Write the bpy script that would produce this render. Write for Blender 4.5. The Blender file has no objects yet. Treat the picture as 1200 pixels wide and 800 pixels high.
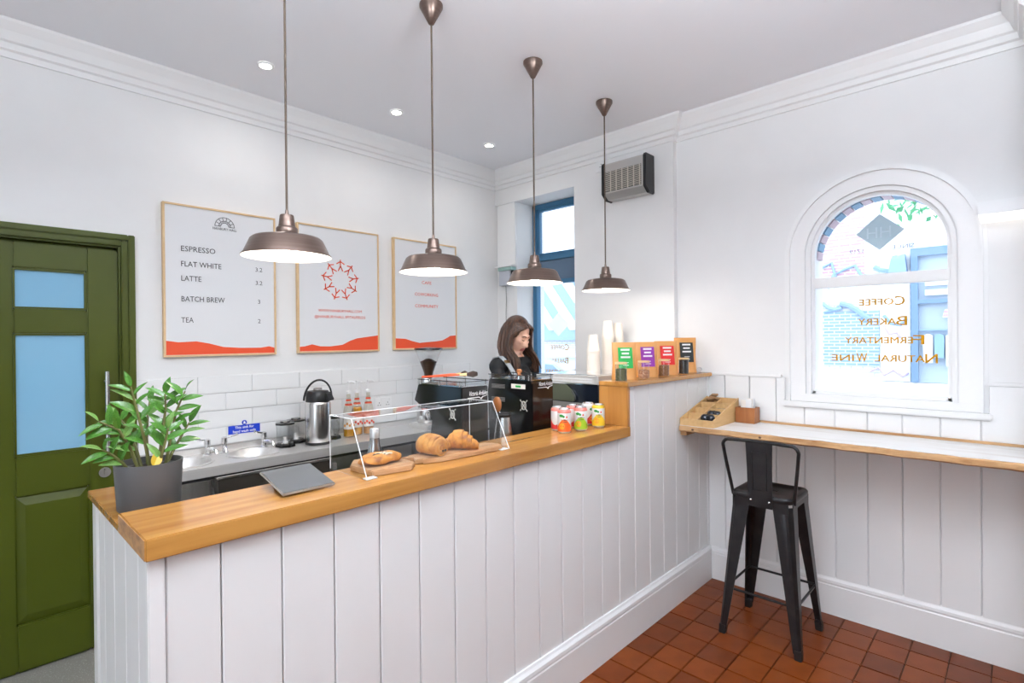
import bpy, bmesh, math, random
from mathutils import Vector, Matrix
random.seed(7)
R = math.radians
S = bpy.context.scene
COL = S.collection

# ------------------------------------------------------------------ camera, light, exposure
yaw, pitch, roll = R(43.646), R(-.2553), R(-.5089)
_f = Vector((math.cos(yaw)*math.cos(pitch), math.sin(yaw)*math.cos(pitch), math.sin(pitch)))
_r = Vector((math.sin(yaw), -math.cos(yaw), 0)); _u = _r.cross(_f)
_c, _s = math.cos(roll), math.sin(roll)
_r, _u = _c*_r + _s*_u, -_s*_r + _c*_u
cam = bpy.data.objects.new('camera', bpy.data.cameras.new('camera')); COL.objects.link(cam)
cam.matrix_world = Matrix(((_r.x, _u.x, -_f.x, 0), (_r.y, _u.y, -_f.y, 0), (_r.z, _u.z, -_f.z, 1.58), (0, 0, 0, 1)))
cam.data.sensor_width = 36; cam.data.lens = 624.3/1200*36; cam.data.clip_start = .02
S.camera = cam
S.view_settings.view_transform = 'Standard'; S.view_settings.look = 'None'
S.view_settings.gamma = 1; S.view_settings.use_curve_mapping = False
S.view_settings.exposure = 0.21
W = bpy.data.worlds.new('sky'); S.world = W; W.use_nodes = True
W.node_tree.nodes['Background'].inputs[0].default_value = (.83, .92, 1, 1)
W.node_tree.nodes['Background'].inputs[1].default_value = 2.8

# ------------------------------------------------------------------ geometry helpers
ORG = {}
class MB:
    def __init__(s): s.v = []; s.f = []; s.m = []; s.cm = 0
    def add(s, vs, fs):
        n = len(s.v); s.v += [tuple(p) for p in vs]
        for q in fs: s.f.append(tuple(n+i for i in q)); s.m.append(s.cm)
        return s
    def box(s, x0, x1, y0, y1, z0, z1):
        return s.add([(x0,y0,z0),(x1,y0,z0),(x1,y1,z0),(x0,y1,z0),(x0,y0,z1),(x1,y0,z1),(x1,y1,z1),(x0,y1,z1)],
                     [(0,3,2,1),(4,5,6,7),(0,1,5,4),(1,2,6,5),(2,3,7,6),(3,0,4,7)])
    def obox(s, c, h, m=None):
        """box of half sizes h at c, turned by matrix m"""
        m = m or Matrix.Identity(3); c = Vector(c)
        P = [c + m @ Vector((a*h[0], b*h[1], d*h[2])) for d in (-1,1) for a, b in ((-1,-1),(1,-1),(1,1),(-1,1))]
        return s.add(P, [(0,3,2,1),(4,5,6,7),(0,1,5,4),(1,2,6,5),(2,3,7,6),(3,0,4,7)])
    def hexa(s, P):
        return s.add(P, [(0,3,2,1),(4,5,6,7),(0,1,5,4),(1,2,6,5),(2,3,7,6),(3,0,4,7)])
    def rings(s, rs, closed_ends=True, loop=False):
        n = len(rs[0]); vs = [p for r in rs for p in r]; fs = []
        k = len(rs)
        for i in range(k if loop else k-1):
            a, b = i*n, ((i+1) % k)*n
            for j in range(n): fs.append((a+j, a+(j+1) % n, b+(j+1) % n, b+j))
        if closed_ends and not loop: fs += [tuple(range(n-1,-1,-1)), tuple((k-1)*n+j for j in range(n))]
        return s.add(vs, fs)
    def cyl(s, a, b, r0, r1=None, n=16, caps=True):
        a, b = Vector(a), Vector(b); r1 = r0 if r1 is None else r1
        d = (b-a).normalized(); x = d.orthogonal().normalized(); y = d.cross(x)
        mk = lambda c, r: [c + (x*math.cos(t) + y*math.sin(t))*r for t in [2*math.pi*i/n for i in range(n)]]
        return s.rings([mk(a, r0), mk(b, r1)], caps)
    def lathe(s, prof, o=(0,0,0), n=24, sx=1, sy=1, caps=False):
        o = Vector(o)
        rs = [[o + Vector((r*sx*math.cos(2*math.pi*i/n), r*sy*math.sin(2*math.pi*i/n), z)) for i in range(n)] for r, z in prof]
        return s.rings(rs, caps)
    def prism(s, poly, ax, a0, a1):
        """poly in the other two axes, extruded along ax"""
        def p(u, v, w): return {'x': (w,u,v), 'y': (u,w,v), 'z': (u,v,w)}[ax]
        n = len(poly)
        vs = [p(u,v,a0) for u,v in poly] + [p(u,v,a1) for u,v in poly]
        return s.add(vs, [tuple(range(n)), tuple(range(2*n-1,n-1,-1))] + [(i, n+i, n+(i+1)%n, (i+1)%n) for i in range(n)])
    def tube(s, pts, r, n=8, loop=False, flat=None):
        pts = [Vector(p) for p in pts]; k = len(pts); rs = []
        rad = r if isinstance(r, (list, tuple)) else [r]*k
        x = None
        for i, p in enumerate(pts):
            if loop: d = pts[(i+1)%k]-pts[i-1]
            else: d = pts[min(i+1,k-1)]-pts[max(i-1,0)]
            d.normalize()
            if x is None: x = d.orthogonal().normalized()
            x = (x - d*x.dot(d)).normalized(); y = d.cross(x)
            rs.append([p + (x*math.cos(2*math.pi*j/n) + y*math.sin(2*math.pi*j/n)*(flat or 1))*rad[i] for j in range(n)])
        return s.rings(rs, True, loop)
    def ball(s, c, r, nu=14, nv=10, m=None):
        c = Vector(c); r = (r,r,r) if not hasattr(r,'__len__') else r; m = m or Matrix.Identity(3)
        rs = []
        for i in range(1, nv):
            a = math.pi*i/nv
            rs.append([c + m @ Vector((r[0]*math.sin(a)*math.cos(2*math.pi*j/nu), r[1]*math.sin(a)*math.sin(2*math.pi*j/nu), -r[2]*math.cos(a))) for j in range(nu)])
        return s.rings(rs, True)
    def build(s, name, mat, parent=None, smooth=False, bevel=0, local=False, seg=2):
        me = bpy.data.meshes.new(name)
        o = bpy.data.objects.new(name, me); COL.objects.link(o)
        vs = s.v
        if local: ORG[o] = Vector()
        elif parent is not None:
            g = ORG[parent]; vs = [(p[0]-g.x, p[1]-g.y, p[2]-g.z) for p in vs]; ORG[o] = g
        else:
            xs, ys, zs = zip(*vs); g = Vector(((min(xs)+max(xs))/2, (min(ys)+max(ys))/2, min(zs)))
            vs = [(p[0]-g.x, p[1]-g.y, p[2]-g.z) for p in vs]; ORG[o] = g; o.location = g
        if parent is not None: o.parent = parent
        me.from_pydata(vs, [], s.f)
        for m in (mat if isinstance(mat, (list, tuple)) else [mat]): me.materials.append(m)
        if any(s.m): me.polygons.foreach_set('material_index', s.m)
        bm = bmesh.new(); bm.from_mesh(me); bmesh.ops.recalc_face_normals(bm, faces=bm.faces)
        if bevel:
            es = [e for e in bm.edges if len(e.link_faces) == 2 and e.calc_face_angle(0) > R(40)]
            bmesh.ops.bevel(bm, geom=es, offset=bevel, segments=seg, affect='EDGES', clamp_overlap=True)
        bm.to_mesh(me); bm.free()
        if smooth:
            me.polygons.foreach_set('use_smooth', [True]*len(me.polygons))
            me.set_sharp_from_angle(angle=R(38))
        me.update()
        return o
def tag(o, label=None, cat=None, group=None, kind=None):
    if label: o['label'] = label
    if cat: o['category'] = cat
    if group: o['group'] = group
    if kind: o['kind'] = kind
    return o
def thing(name, loc, label, cat, group=None, rz=0):
    o = bpy.data.objects.new(name, None); COL.objects.link(o); o.empty_display_size = .05
    o.location = loc; o.rotation_euler = (0, 0, rz); ORG[o] = Vector(loc)
    return tag(o, label, cat, group)
def struct(o): o['kind'] = 'structure'; return o
def copy_tree(o, parent=None):
    c = o.copy(); COL.objects.link(c); c.parent = parent; ORG[c] = ORG.get(o, Vector())
    for ch in list(o.children): copy_tree(ch, c)
    return c
def piece(me, name, parent, loc, rot=None, scale=None):
    """a repeated small part that shares mesh data; loc in world"""
    o = bpy.data.objects.new(name, me); COL.objects.link(o); o.parent = parent
    o.location = Vector(loc) - ORG[parent]
    if rot is not None: o.rotation_euler = rot
    if scale is not None: o.scale = scale
    return o
def mesh_of(mb, mat, smooth=False, bevel=0):
    o = mb.build('tmp', mat, None, smooth, bevel, local=True); me = o.data
    bpy.data.objects.remove(o); return me
def text(body, size, mat, parent, o, xd, yd, align='LEFT', name='lettering', lift=.0006, space=1.0, width=None, bold=0):
    """flat lettering as a mesh: o = baseline origin, xd / yd = reading and up directions in world"""
    cu = bpy.data.curves.new('t', 'FONT'); cu.body = body; cu.size = size; cu.align_x = align
    cu.resolution_u = 2; cu.space_character = space; cu.extrude = 0; cu.offset = bold
    ob = bpy.data.objects.new('t', cu); COL.objects.link(ob)
    me = bpy.data.meshes.new_from_object(ob); bpy.data.objects.remove(ob); bpy.data.curves.remove(cu)
    vs = [v.co.copy() for v in me.vertices]; fs = [tuple(p.vertices) for p in me.polygons]; bpy.data.meshes.remove(me)
    if width and vs:
        x0 = min(v.x for v in vs); x1 = max(v.x for v in vs); k = width/(x1-x0)
        for v in vs: v.x *= k
    xd, yd = Vector(xd).normalized(), Vector(yd).normalized(); nd = xd.cross(yd); o = Vector(o)
    mb = MB(); mb.add([o + xd*v.x + yd*v.y + nd*lift for v in vs], fs)
    return mb.build(name, mat, parent)
def shape(poly, mat, parent, o, xd, yd, name, th=.0008):
    """thin flat print piece from a 2-D outline"""
    xd, yd = Vector(xd).normalized(), Vector(yd).normalized(); nd = xd.cross(yd); o = Vector(o)
    n = len(poly); mb = MB()
    mb.add([o + xd*a + yd*b for a, b in poly] + [o + xd*a + yd*b + nd*th for a, b in poly],
           [tuple(range(n-1,-1,-1)), tuple(range(n, 2*n))] + [(i, (i+1)%n, n+(i+1)%n, n+i) for i in range(n)])
    return mb.build(name, mat, parent)

# ------------------------------------------------------------------ materials
def mat(name, col, rough=.5, metal=0, spec=.5, noise=None, bump=None, coat=0, emit=None, es=0, aniso=0, sss=0):
    m = bpy.data.materials.new(name); m.use_nodes = True; nt = m.node_tree; b = nt.nodes['Principled BSDF']
    b.inputs['Base Color'].default_value = (*col, 1); b.inputs['Roughness'].default_value = rough
    b.inputs['Metallic'].default_value = metal; b.inputs['Specular IOR Level'].default_value = spec
    b.inputs['Coat Weight'].default_value = coat; b.inputs['Coat Roughness'].default_value = .08
    if sss: b.inputs['Subsurface Weight'].default_value = sss; b.inputs['Subsurface Radius'].default_value = (.02,.008,.004)
    if emit: b.inputs['Emission Color'].default_value = (*emit, 1); b.inputs['Emission Strength'].default_value = es
    tc = None
    if noise or bump: tc = nt.nodes.new('ShaderNodeTexCoord')
    if noise:   # (scale xyz, colour2, low, high)
        sc, c2, lo, hi = noise
        mp = nt.nodes.new('ShaderNodeMapping'); mp.inputs['Scale'].default_value = sc
        n = nt.nodes.new('ShaderNodeTexNoise'); n.inputs['Scale'].default_value = 1; n.inputs['Detail'].default_value = 5
        rp = nt.nodes.new('ShaderNodeMapRange'); rp.inputs[1].default_value = lo; rp.inputs[2].default_value = hi
        mx = nt.nodes.new('ShaderNodeMix'); mx.data_type = 'RGBA'
        mx.inputs[6].default_value = (*col, 1); mx.inputs[7].default_value = (*c2, 1)
        L = nt.links.new
        L(tc.outputs['Object'], mp.inputs[0]); L(mp.outputs[0], n.inputs[0]); L(n.outputs[0], rp.inputs[0])
        L(rp.outputs[0], mx.inputs[0]); L(mx.outputs[2], b.inputs['Base Color'])
    if bump:    # (scale xyz, strength, distance)
        sc, st, di = bump
        mp = nt.nodes.new('ShaderNodeMapping'); mp.inputs['Scale'].default_value = sc
        n = nt.nodes.new('ShaderNodeTexNoise'); n.inputs['Scale'].default_value = 1; n.inputs['Detail'].default_value = 4
        bp = nt.nodes.new('ShaderNodeBump'); bp.inputs['Strength'].default_value = st; bp.inputs['Distance'].default_value = di
        L = nt.links.new
        L(tc.outputs['Object'], mp.inputs[0]); L(mp.outputs[0], n.inputs[0]); L(n.outputs[0], bp.inputs['Height']); L(bp.outputs[0], b.inputs['Normal'])
    return m
def glass(name, tint=(1,1,1), refl=.9, ior=1.45, rough=0.0):
    m = bpy.data.materials.new(name); m.use_nodes = True; nt = m.node_tree; nt.nodes.clear()
    out = nt.nodes.new('ShaderNodeOutputMaterial'); tr = nt.nodes.new('ShaderNodeBsdfTransparent'); gl = nt.nodes.new('ShaderNodeBsdfGlossy')
    tr.inputs[0].default_value = (*tint, 1); gl.inputs[0].default_value = (refl,refl,refl,1); gl.inputs['Roughness'].default_value = rough
    lw = nt.nodes.new('ShaderNodeLayerWeight'); pw = nt.nodes.new('ShaderNodeMath'); pw.operation = 'POWER'; pw.inputs[1].default_value = 5
    f0 = ((ior-1)/(ior+1))**2; ma = nt.nodes.new('ShaderNodeMath'); ma.operation = 'MULTIPLY_ADD'; ma.inputs[1].default_value = .85*(1-f0); ma.inputs[2].default_value = f0
    mx = nt.nodes.new('ShaderNodeMixShader'); L = nt.links.new
    L(lw.outputs['Facing'], pw.inputs[0]); L(pw.outputs[0], ma.inputs[0]); L(ma.outputs[0], mx.inputs[0])
    L(tr.outputs[0], mx.inputs[1]); L(gl.outputs[0], mx.inputs[2]); L(mx.outputs[0], out.inputs[0])
    return m
def film(name, col, tr=.5):
    m = bpy.data.materials.new(name); m.use_nodes = True; nt = m.node_tree; nt.nodes.clear()
    out = nt.nodes.new('ShaderNodeOutputMaterial'); df = nt.nodes.new('ShaderNodeBsdfDiffuse'); tl = nt.nodes.new('ShaderNodeBsdfTranslucent'); mx = nt.nodes.new('ShaderNodeMixShader')
    df.inputs[0].default_value = (*col,1); tl.inputs[0].default_value = (*col,1); mx.inputs[0].default_value = tr
    nt.links.new(df.outputs[0], mx.inputs[1]); nt.links.new(tl.outputs[0], mx.inputs[2]); nt.links.new(mx.outputs[0], out.inputs[0])
    return m
def brick(name, c1, c2, mortar, scale=1.0, vec='YZ', rough=.8):
    m = bpy.data.materials.new(name); m.use_nodes = True; nt = m.node_tree; b = nt.nodes['Principled BSDF']; L = nt.links.new
    tc = nt.nodes.new('ShaderNodeTexCoord'); sp = nt.nodes.new('ShaderNodeSeparateXYZ'); cb = nt.nodes.new('ShaderNodeCombineXYZ'); br = nt.nodes.new('ShaderNodeTexBrick')
    L(tc.outputs['Object'], sp.inputs[0]); L(sp.outputs['XYZ'.index(vec[0])], cb.inputs[0]); L(sp.outputs['XYZ'.index(vec[1])], cb.inputs[1]); L(cb.outputs[0], br.inputs[0])
    br.inputs['Color1'].default_value = (*c1,1); br.inputs['Color2'].default_value = (*c2,1); br.inputs['Mortar'].default_value = (*mortar,1)
    br.inputs['Scale'].default_value = scale; br.inputs['Mortar Size'].default_value = .012; br.inputs['Brick Width'].default_value = .225; br.inputs['Row Height'].default_value = .075
    L(br.outputs[0], b.inputs['Base Color']); b.inputs['Roughness'].default_value = rough
    return m
M = dict(
    wall=mat('white_wall_paint', (.86,.855,.85), .6, noise=((3,3,3),(.83,.825,.82),.35,.7), bump=((60,60,60),.06,.002)),
    ceil=mat('white_ceiling_paint', (.90,.905,.94), .75),
    wood_white=mat('white_gloss_woodwork', (.87,.865,.86), .28, bump=((6,6,90),.05,.001)),
    panel=mat('white_satin_board', (.86,.855,.85), .33, noise=((2,2,.6),(.83,.82,.815),.3,.75), bump=((40,40,4),.06,.001)),
    tile_w=mat('white_glazed_tile', (.87,.87,.865), .12, bump=((9,9,9),.08,.002)),
    grout=mat('pale_grout', (.74,.73,.72), .8),
    green=mat('olive_green_paint', (.070,.088,.005), .42, spec=.3, noise=((2,2,2),(.061,.077,.004),.3,.7), bump=((50,50,50),.05,.001)),
    glass_door=mat('blue_frosted_glass', (.25,.50,.70), .06, coat=.6),
    oak=mat('oiled_oak', (.53,.255,.062), .27, noise=((1.6,26,26),(.36,.148,.028),.38,.72), bump=((3,60,60),.06,.001), coat=.35),
    oak_y=mat('oiled_oak_upright', (.50,.235,.058), .34, noise=((26,26,1.8),(.36,.14,.027),.4,.72), bump=((60,60,3),.06,.001)),
    oak_end=mat('oak_end_grain', (.52,.27,.10), .45, noise=((40,18,40),(.25,.115,.045),.42,.68)),
    old_wood=mat('weathered_plank', (.60,.36,.17), .6, noise=((40,3,40),(.36,.17,.06),.4,.7), bump=((60,6,60),.15,.002)),
    washed=mat('whitewashed_plank_top', (.80,.78,.76), .5, noise=((22,2.4,22),(.62,.56,.50),.52,.85), bump=((50,6,50),.1,.001)),
    ply=mat('light_plywood', (.70,.45,.20), .5, noise=((8,50,50),(.60,.36,.15),.35,.7)),
    walnut=mat('reddish_brown_wood', (.40,.15,.045), .45, noise=((40,40,5),(.28,.095,.028),.35,.7)),
    board=mat('olive_wood_board', (.60,.35,.18), .5, noise=((6,40,40),(.42,.22,.10),.35,.7)),
    steel=mat('brushed_steel', (.84,.82,.80), .38, .7, noise=((2,80,80),(.76,.74,.72),.3,.7)),
    steel_v=mat('brushed_steel_upright', (.66,.65,.64), .22, 1, noise=((60,60,2),(.56,.55,.54),.3,.7)),
    chrome=mat('chrome', (.80,.80,.81), .08, 1),
    black=mat('gloss_black', (.008,.008,.009), .12, coat=.4),
    black_s=mat('satin_black', (.012,.012,.013), .38),
    navy=mat('dark_navy_panel', (.008,.012,.022), .15, coat=.3),
    olive=mat('olive_reflection', (.085,.095,.06), .22),
    gun=mat('gunmetal_powder_coat', (.030,.029,.031), .34, .7, noise=((14,14,14),(.045,.042,.042),.4,.7)),
    bronze=mat('brushed_bronze', (.215,.155,.128), .33, .8, noise=((3,3,90),(.16,.11,.09),.3,.7)),
    enamel=mat('white_enamel', (.92,.90,.87), .35),
    cord=mat('brown_fabric_cord', (.13,.095,.07), .8),
    bulb=mat('warm_bulb', (1,.95,.85), .3, emit=(1,.88,.70), es=14),
    led=mat('led_diffuser', (1,1,1), .4, emit=(1,.95,.86), es=5),
    led3=mat('wall_light_diffuser', (1,1,1), .4, emit=(1,.97,.92), es=1.0),
    led2=mat('added_panel_glow', (1,1,1), .4, emit=(1,.98,.95), es=2.2),
    lens=mat('downlight_lens', (1,1,1), .3, emit=(1,.93,.82), es=25),
    pine=mat('pale_pine_frame', (.78,.56,.32), .5, noise=((20,20,20),(.70,.48,.26),.35,.7)),
    paper=mat('poster_paper', (.78,.78,.79), .5),
    ink=mat('dark_ink', (.05,.05,.055), .6),
    red=mat('orange_red_print', (.83,.085,.022), .55),
    blue_sign=mat('blue_sign_print', (.015,.06,.62), .4), white=mat('white_plastic', (.86,.86,.86), .35), white_ink=mat('white_print', (.95,.95,.95), .5),
    pot=mat('grey_plastic_pot', (.092,.093,.096), .45), soil=mat('dark_soil', (.03,.022,.015), .9),
    leaf=mat('glossy_green_leaf', (.045,.17,.02), .24, noise=((30,30,30),(.10,.26,.035),.35,.7)),
    leaf_l=mat('pale_green_leaf', (.22,.40,.10), .28, noise=((30,30,30),(.12,.28,.05),.35,.7)),
    leaf_y=mat('yellow_leaf', (.62,.40,.02), .4), stem=mat('green_brown_stem', (.15,.15,.045), .5),
    screen=mat('tablet_screen', (.10,.105,.11), .10, coat=.3), grey=mat('grey_plastic', (.22,.21,.20), .4),
    acrylic=glass('clear_acrylic', (.94,.955,.965), .9, 1.45), acryl_edge=mat('acrylic_edge', (.86,.89,.9), .15),
    clear=glass('clear_glass', (.975,.98,.98), .9, 1.45), pane=glass('window_glass', (.98,.99,1), .6, 1.25),
    crust=mat('golden_pastry', (.72,.29,.04), .42, noise=((38,38,38),(.36,.10,.012),.44,.68), bump=((50,50,50),.35,.004)),
    crust_l=mat('flaky_pastry', (.72,.34,.075), .5, noise=((30,30,30),(.46,.15,.022),.46,.68), bump=((60,60,60),.35,.004)),
    icing=mat('sugar_icing', (.82,.66,.50), .4), choc=mat('dark_chocolate', (.02,.01,.007), .4),
    kraft=mat('kraft_paper', (.70,.31,.075), .5, noise=((6,6,6),(.72,.37,.14),.35,.7)), kraft_s=mat('kraft_side', (.72,.33,.05), .5),
    lid=mat('bamboo_lid', (.72,.50,.25), .5), cup=mat('white_paper_cup', (.86,.80,.73), .55),
    g_lab=mat('green_label', (.02,.42,.08), .5), p_lab=mat('purple_label', (.28,.03,.36), .5), r_lab=mat('red_label', (.75,.03,.03), .5), k_lab=mat('black_label', (.03,.035,.035), .5),
    can=mat('can_white', (.80,.80,.80), .3, .2), can_o=mat('can_orange', (.80,.13,.02), .3), can_g=mat('can_green', (.36,.55,.03), .3), can_y=mat('can_yellow', (.80,.52,.02), .3), can_r=mat('can_red', (.60,.03,.03), .3), can_pk=mat('can_pink', (.75,.22,.18), .3), fruit=mat('orange_fruit_print', (.85,.36,.02), .4), leaf_p=mat('green_leaf_print', (.02,.26,.04), .4),
    syrup=glass('clear_syrup_bottle', (.96,.95,.92), .9, 1.4), amber=mat('amber_syrup', (.65,.30,.02), .15), label_w=mat('cream_label', (.85,.80,.74), .5),
    blue_frame=mat('blue_window_frame', (.045,.17,.31), .4), teal=mat('pale_green_top', (.42,.62,.56), .5), box_grey=mat('pale_grey_unit', (.52,.54,.60), .5),
    skin=mat('skin', (.72,.43,.32), .5, sss=.1), lips=mat('lips', (.55,.18,.16), .45), hair=mat('brown_hair', (.040,.018,.011), .40, noise=((90,90,6),(.115,.050,.026),.42,.66)),
    knit=mat('black_knit_top', (.012,.014,.017), .8), jeans=mat('dark_trousers', (.02,.022,.03), .8), strap=mat('grey_apron_strap', (.42,.46,.50), .55), dark_line=mat('dark_lash', (.035,.02,.015), .6), brass=mat('brass_buckle', (.6,.42,.2), .3, 1),
    bean=mat('coffee_bean', (.055,.028,.014), .4), tea_g=mat('loose_green_tea', (.06,.07,.025), .8, noise=((150,150,150),(.16,.15,.07),.4,.6)), tea_b=mat('loose_brown_tea', (.15,.06,.025), .8, noise=((150,150,150),(.30,.14,.06),.4,.6)), tea_r=mat('loose_pink_tea', (.32,.14,.07), .8, noise=((120,120,120),(.62,.35,.22),.45,.6)), tea_k=mat('loose_black_tea', (.012,.012,.013), .7, noise=((150,150,150),(.03,.03,.03),.4,.6)),
    gold=mat('gold_lettering', (.72,.42,.03), .35, .3), film_gold=film('gold_glass_lettering', (.62,.31,.02), .25), navy_ink=mat('navy_lettering', (.03,.05,.15), .5), decal=film('pale_grey_decal', (.68,.73,.74), .9), decal_w=film('white_decal', (.92,.94,.96), .85),
    tile_r=[mat('quarry_tile_%s' % w, c, .36, spec=.28, noise=((9,9,9),d,.35,.7), bump=((40,40,40),.12,.002)) for w, c, d in (('red',(.205,.042,.005),(.16,.030,.004)),('rust',(.23,.050,.006),(.185,.037,.004)),('brown',(.17,.034,.005),(.13,.026,.004)))],
    joint=mat('dark_floor_joint', (.055,.03,.02), .8), lino=mat('grey_speckled_floor', (.30,.29,.26), .5, noise=((160,160,160),(.50,.48,.44),.58,.66)),
    sage=mat('sage_bounce_cut', (.34,.36,.33), .6), hoard=mat('blue_hoarding', (.30,.44,.64), .6),
    ext_white=mat('pale_painted_wall', (.86,.88,.90), .8), pave=mat('pavement', (.55,.56,.58), .9), ext_pink=brick('pink_brick', (.62,.38,.46),(.70,.46,.52),(.86,.84,.86),1.7), ext_pale=brick('whitewashed_brick', (.84,.85,.88),(.88,.88,.90),(.60,.65,.74),1.7), ext_blue=brick('blue_painted_brick', (.28,.42,.66),(.35,.48,.70),(.66,.75,.88),1.7), shop_blue=mat('blue_shopfront', (.20,.32,.50), .5), shop_in=mat('shop_interior', (.50,.60,.72), .7), graf=mat('blue_graffiti', (.33,.48,.72), .7), graf_p=mat('lilac_graffiti', (.62,.50,.78), .7), cloth_w=mat('white_cloth', (.85,.86,.88), .8), cloth_b=mat('blue_cloth', (.30,.48,.68), .8), ext_leaf=mat('street_leaf', (.10,.42,.20), .6), car=mat('pale_blue_car', (.50,.62,.75), .2, coat=.5), dark_glass=mat('car_glass', (.20,.30,.42), .1), vou_b=mat('blue_brick', (.22,.38,.55), .7), vou_p=mat('pink_arch_brick', (.62,.48,.54), .7),
)
X1, Y1, Z1 = Vector((1,0,0)), Vector((0,1,0)), Vector((0,0,1))
XW, XP, YB, ZC = 3.452, 3.405, 3.445, 3.08        # right wall, pier, back wall, ceiling

# ------------------------------------------------------------------ the room shell
fl = struct(MB().box(-2.2, 3.8, -3.2, 1.5, -.12, -.012).build('floor', M['joint']))
tl = [mesh_of(MB().box(-.0757,.0757,-.0747,.0747,-.012,0), m, bevel=.0025) for m in M['tile_r']]
for i in range(-9, 3):                                   # one object per quarry tile, where they show
    for j in range(0, 12):
        x0 = 2.99 + .1545*i; y0 = 1.325 - .153*j
        cx, cy = x0+.0772, y0-.0765
        sx = 1
        if i == 2:
            if cx > XW: continue
        piece(random.choice(tl), 'quarry_tile', fl, (cx, cy, random.uniform(-.0012,.0006)), (0,0,0), None)
for i in range(-9, 3):
    piece(random.choice(tl), 'quarry_tile', fl, (2.99+.1545*i+.0772, 1.401, random.uniform(-.0008,.0004)))
far = MB()
for i in range(-33, 3):
    for j in range(0, 30):
        if i >= -9 and j < 12: continue
        x, y = 2.99+.1545*i+.0772, 1.325-.153*j-.0765
        far.cm = random.randrange(3); far.box(x-.0757, x+.0757, y-.0747, y+.0747, -.012, 0)
for i in range(-33, -9):
    x = 2.99+.1545*i+.0772; far.box(x-.0757, x+.0757, 1.327, 1.476, -.012, 0)
tag(far.build('quarry_tiles', M['tile_r'], fl), kind='stuff')
struct(MB().box(-2.2, 3.8, 1.5, 3.8, -.12, 0).build('floor_bar', M['lino']))
struct(MB().box(-2.4, 3.9, -3.4, 3.9, ZC, ZC+.15).build('ceiling', M['ceil']))
wb = struct(MB().box(-2.4, .0-.16, YB, 3.8, 0, ZC).box(.64, 3.85, YB, 3.8, 0, ZC).box(-.16, .64, YB, 3.8, 2.11, ZC).box(-.3,.8,3.62,3.8,0,2.2).build('wall_back', M['wall']))
struct(MB().box(-2.4, -2.2, -3.4, -1.3, 0, ZC).box(-2.4, -2.2, 1.1, 3.9, 0, ZC).box(-2.4, -2.2, -1.3, 1.1, 0, .35).box(-2.4, -2.2, -1.3, 1.1, 2.7, ZC).build('wall_left', M['wall']))
sw = thing('added_window', (-2.3, -.1, .35), None, None); struct(sw)          # unseen window added behind the viewpoint to let in cool daylight
mb = MB()
for y in (-1.3,-.13,1.04): mb.box(-2.33,-2.27,y,y+.06,.35,2.7)
for z in (.35,2.64): mb.box(-2.328,-2.272,-1.24,1.04,z,z+.06)
mb.build('window_frame', M['wood_white'], sw)
MB().box(-2.302,-2.298,-1.24,1.04,.41,2.64).build('pane', M['pane'], sw)
struct(MB().box(-2.4, 3.9, -3.4, -3.2, 0, ZC).build('wall_rear', M['sage']))  # unseen wall coloured dark to cut light bounced onto the counter front
# right wall with the arched opening
AY, AR, AZ, AB = .565, .338, 2.045, 1.235
w = MB()
w.box(XW, 3.8, AY+AR, 1.711, 0, ZC).box(XW, 3.8, -3.4, AY-AR, 0, ZC).box(XW, 3.8, AY-AR, AY+AR, 0, AB)
N = 28
arc = lambda r, k, n=N: (AY + r*math.cos(math.pi*k/n), AZ + r*math.sin(math.pi*k/n))
for k in range(N):
    a, b = arc(AR, k), arc(AR, k+1)
    w.prism([a, b, (b[0], ZC), (a[0], ZC)], 'x', XW, 3.8)
wr = struct(w.build('wall_right', M['wall']))
# pier that carries the heater and the blue window
WY0, WY1, WZ0, WZ1 = 2.555, 3.205, .95, 2.785
p = MB()
p.box(XP, 3.8, 1.711, WY0, 0, ZC).box(XP, 3.8, WY0, YB, WZ1, ZC).box(XP, 3.8, WY0, WY1, 0, WZ0).box(3.43, 3.8, WY1, YB, 0, WZ1)
wp = struct(p.build('wall_pier', M['wall']))
struct(MB().box(3.412, 3.43, WY1+.002, YB-.022, 2.237, WZ1-.001).build('trim_9', M['wood_white'], bevel=.002))
struct(MB().box(3.1, XW, -.6, -.03, 0, ZC).build('wall_chimney', M['wall']))
# cornices
CP = [(0,2.923),(.012,2.923),(.016,2.95),(.03,2.957),(.034,2.985),(.046,2.992),(.062,3.03),(.086,3.066),(.088,3.08),(0,3.08)]
def cornice(n, a, b, nrm, m0=0, m1=0):
    """run along a wall from a to b; nrm points into the room; m0 / m1 = mitre (+1 outside, -1 inside)"""
    a, b, nrm = Vector((*a,0)), Vector((*b,0)), Vector((*nrm,0)); d = (b-a).normalized()
    r0 = [a + nrm*o - d*o*m0 + Z1*(z-.0005) for o, z in CP]; r1 = [b + nrm*o + d*o*m1 + Z1*(z-.0005) for o, z in CP]
    struct(MB().rings([r0, r1]).build('trim_%d' % n, M['wood_white']))
cornice(1, (-2.2,YB), (XP,YB), (0,-1), 0, -1)
cornice(2, (XP,YB), (XP,1.711), (-1,0), -1, 1)
cornice(3, (XP,1.711), (XW,1.711), (0,-1), 1, -1)
cornice(4, (XW,1.711), (XW,-.03), (-1,0), -1, -1)
cornice(5, (XW,-.03), (3.1,-.03), (0,1), -1, 1)
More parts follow.
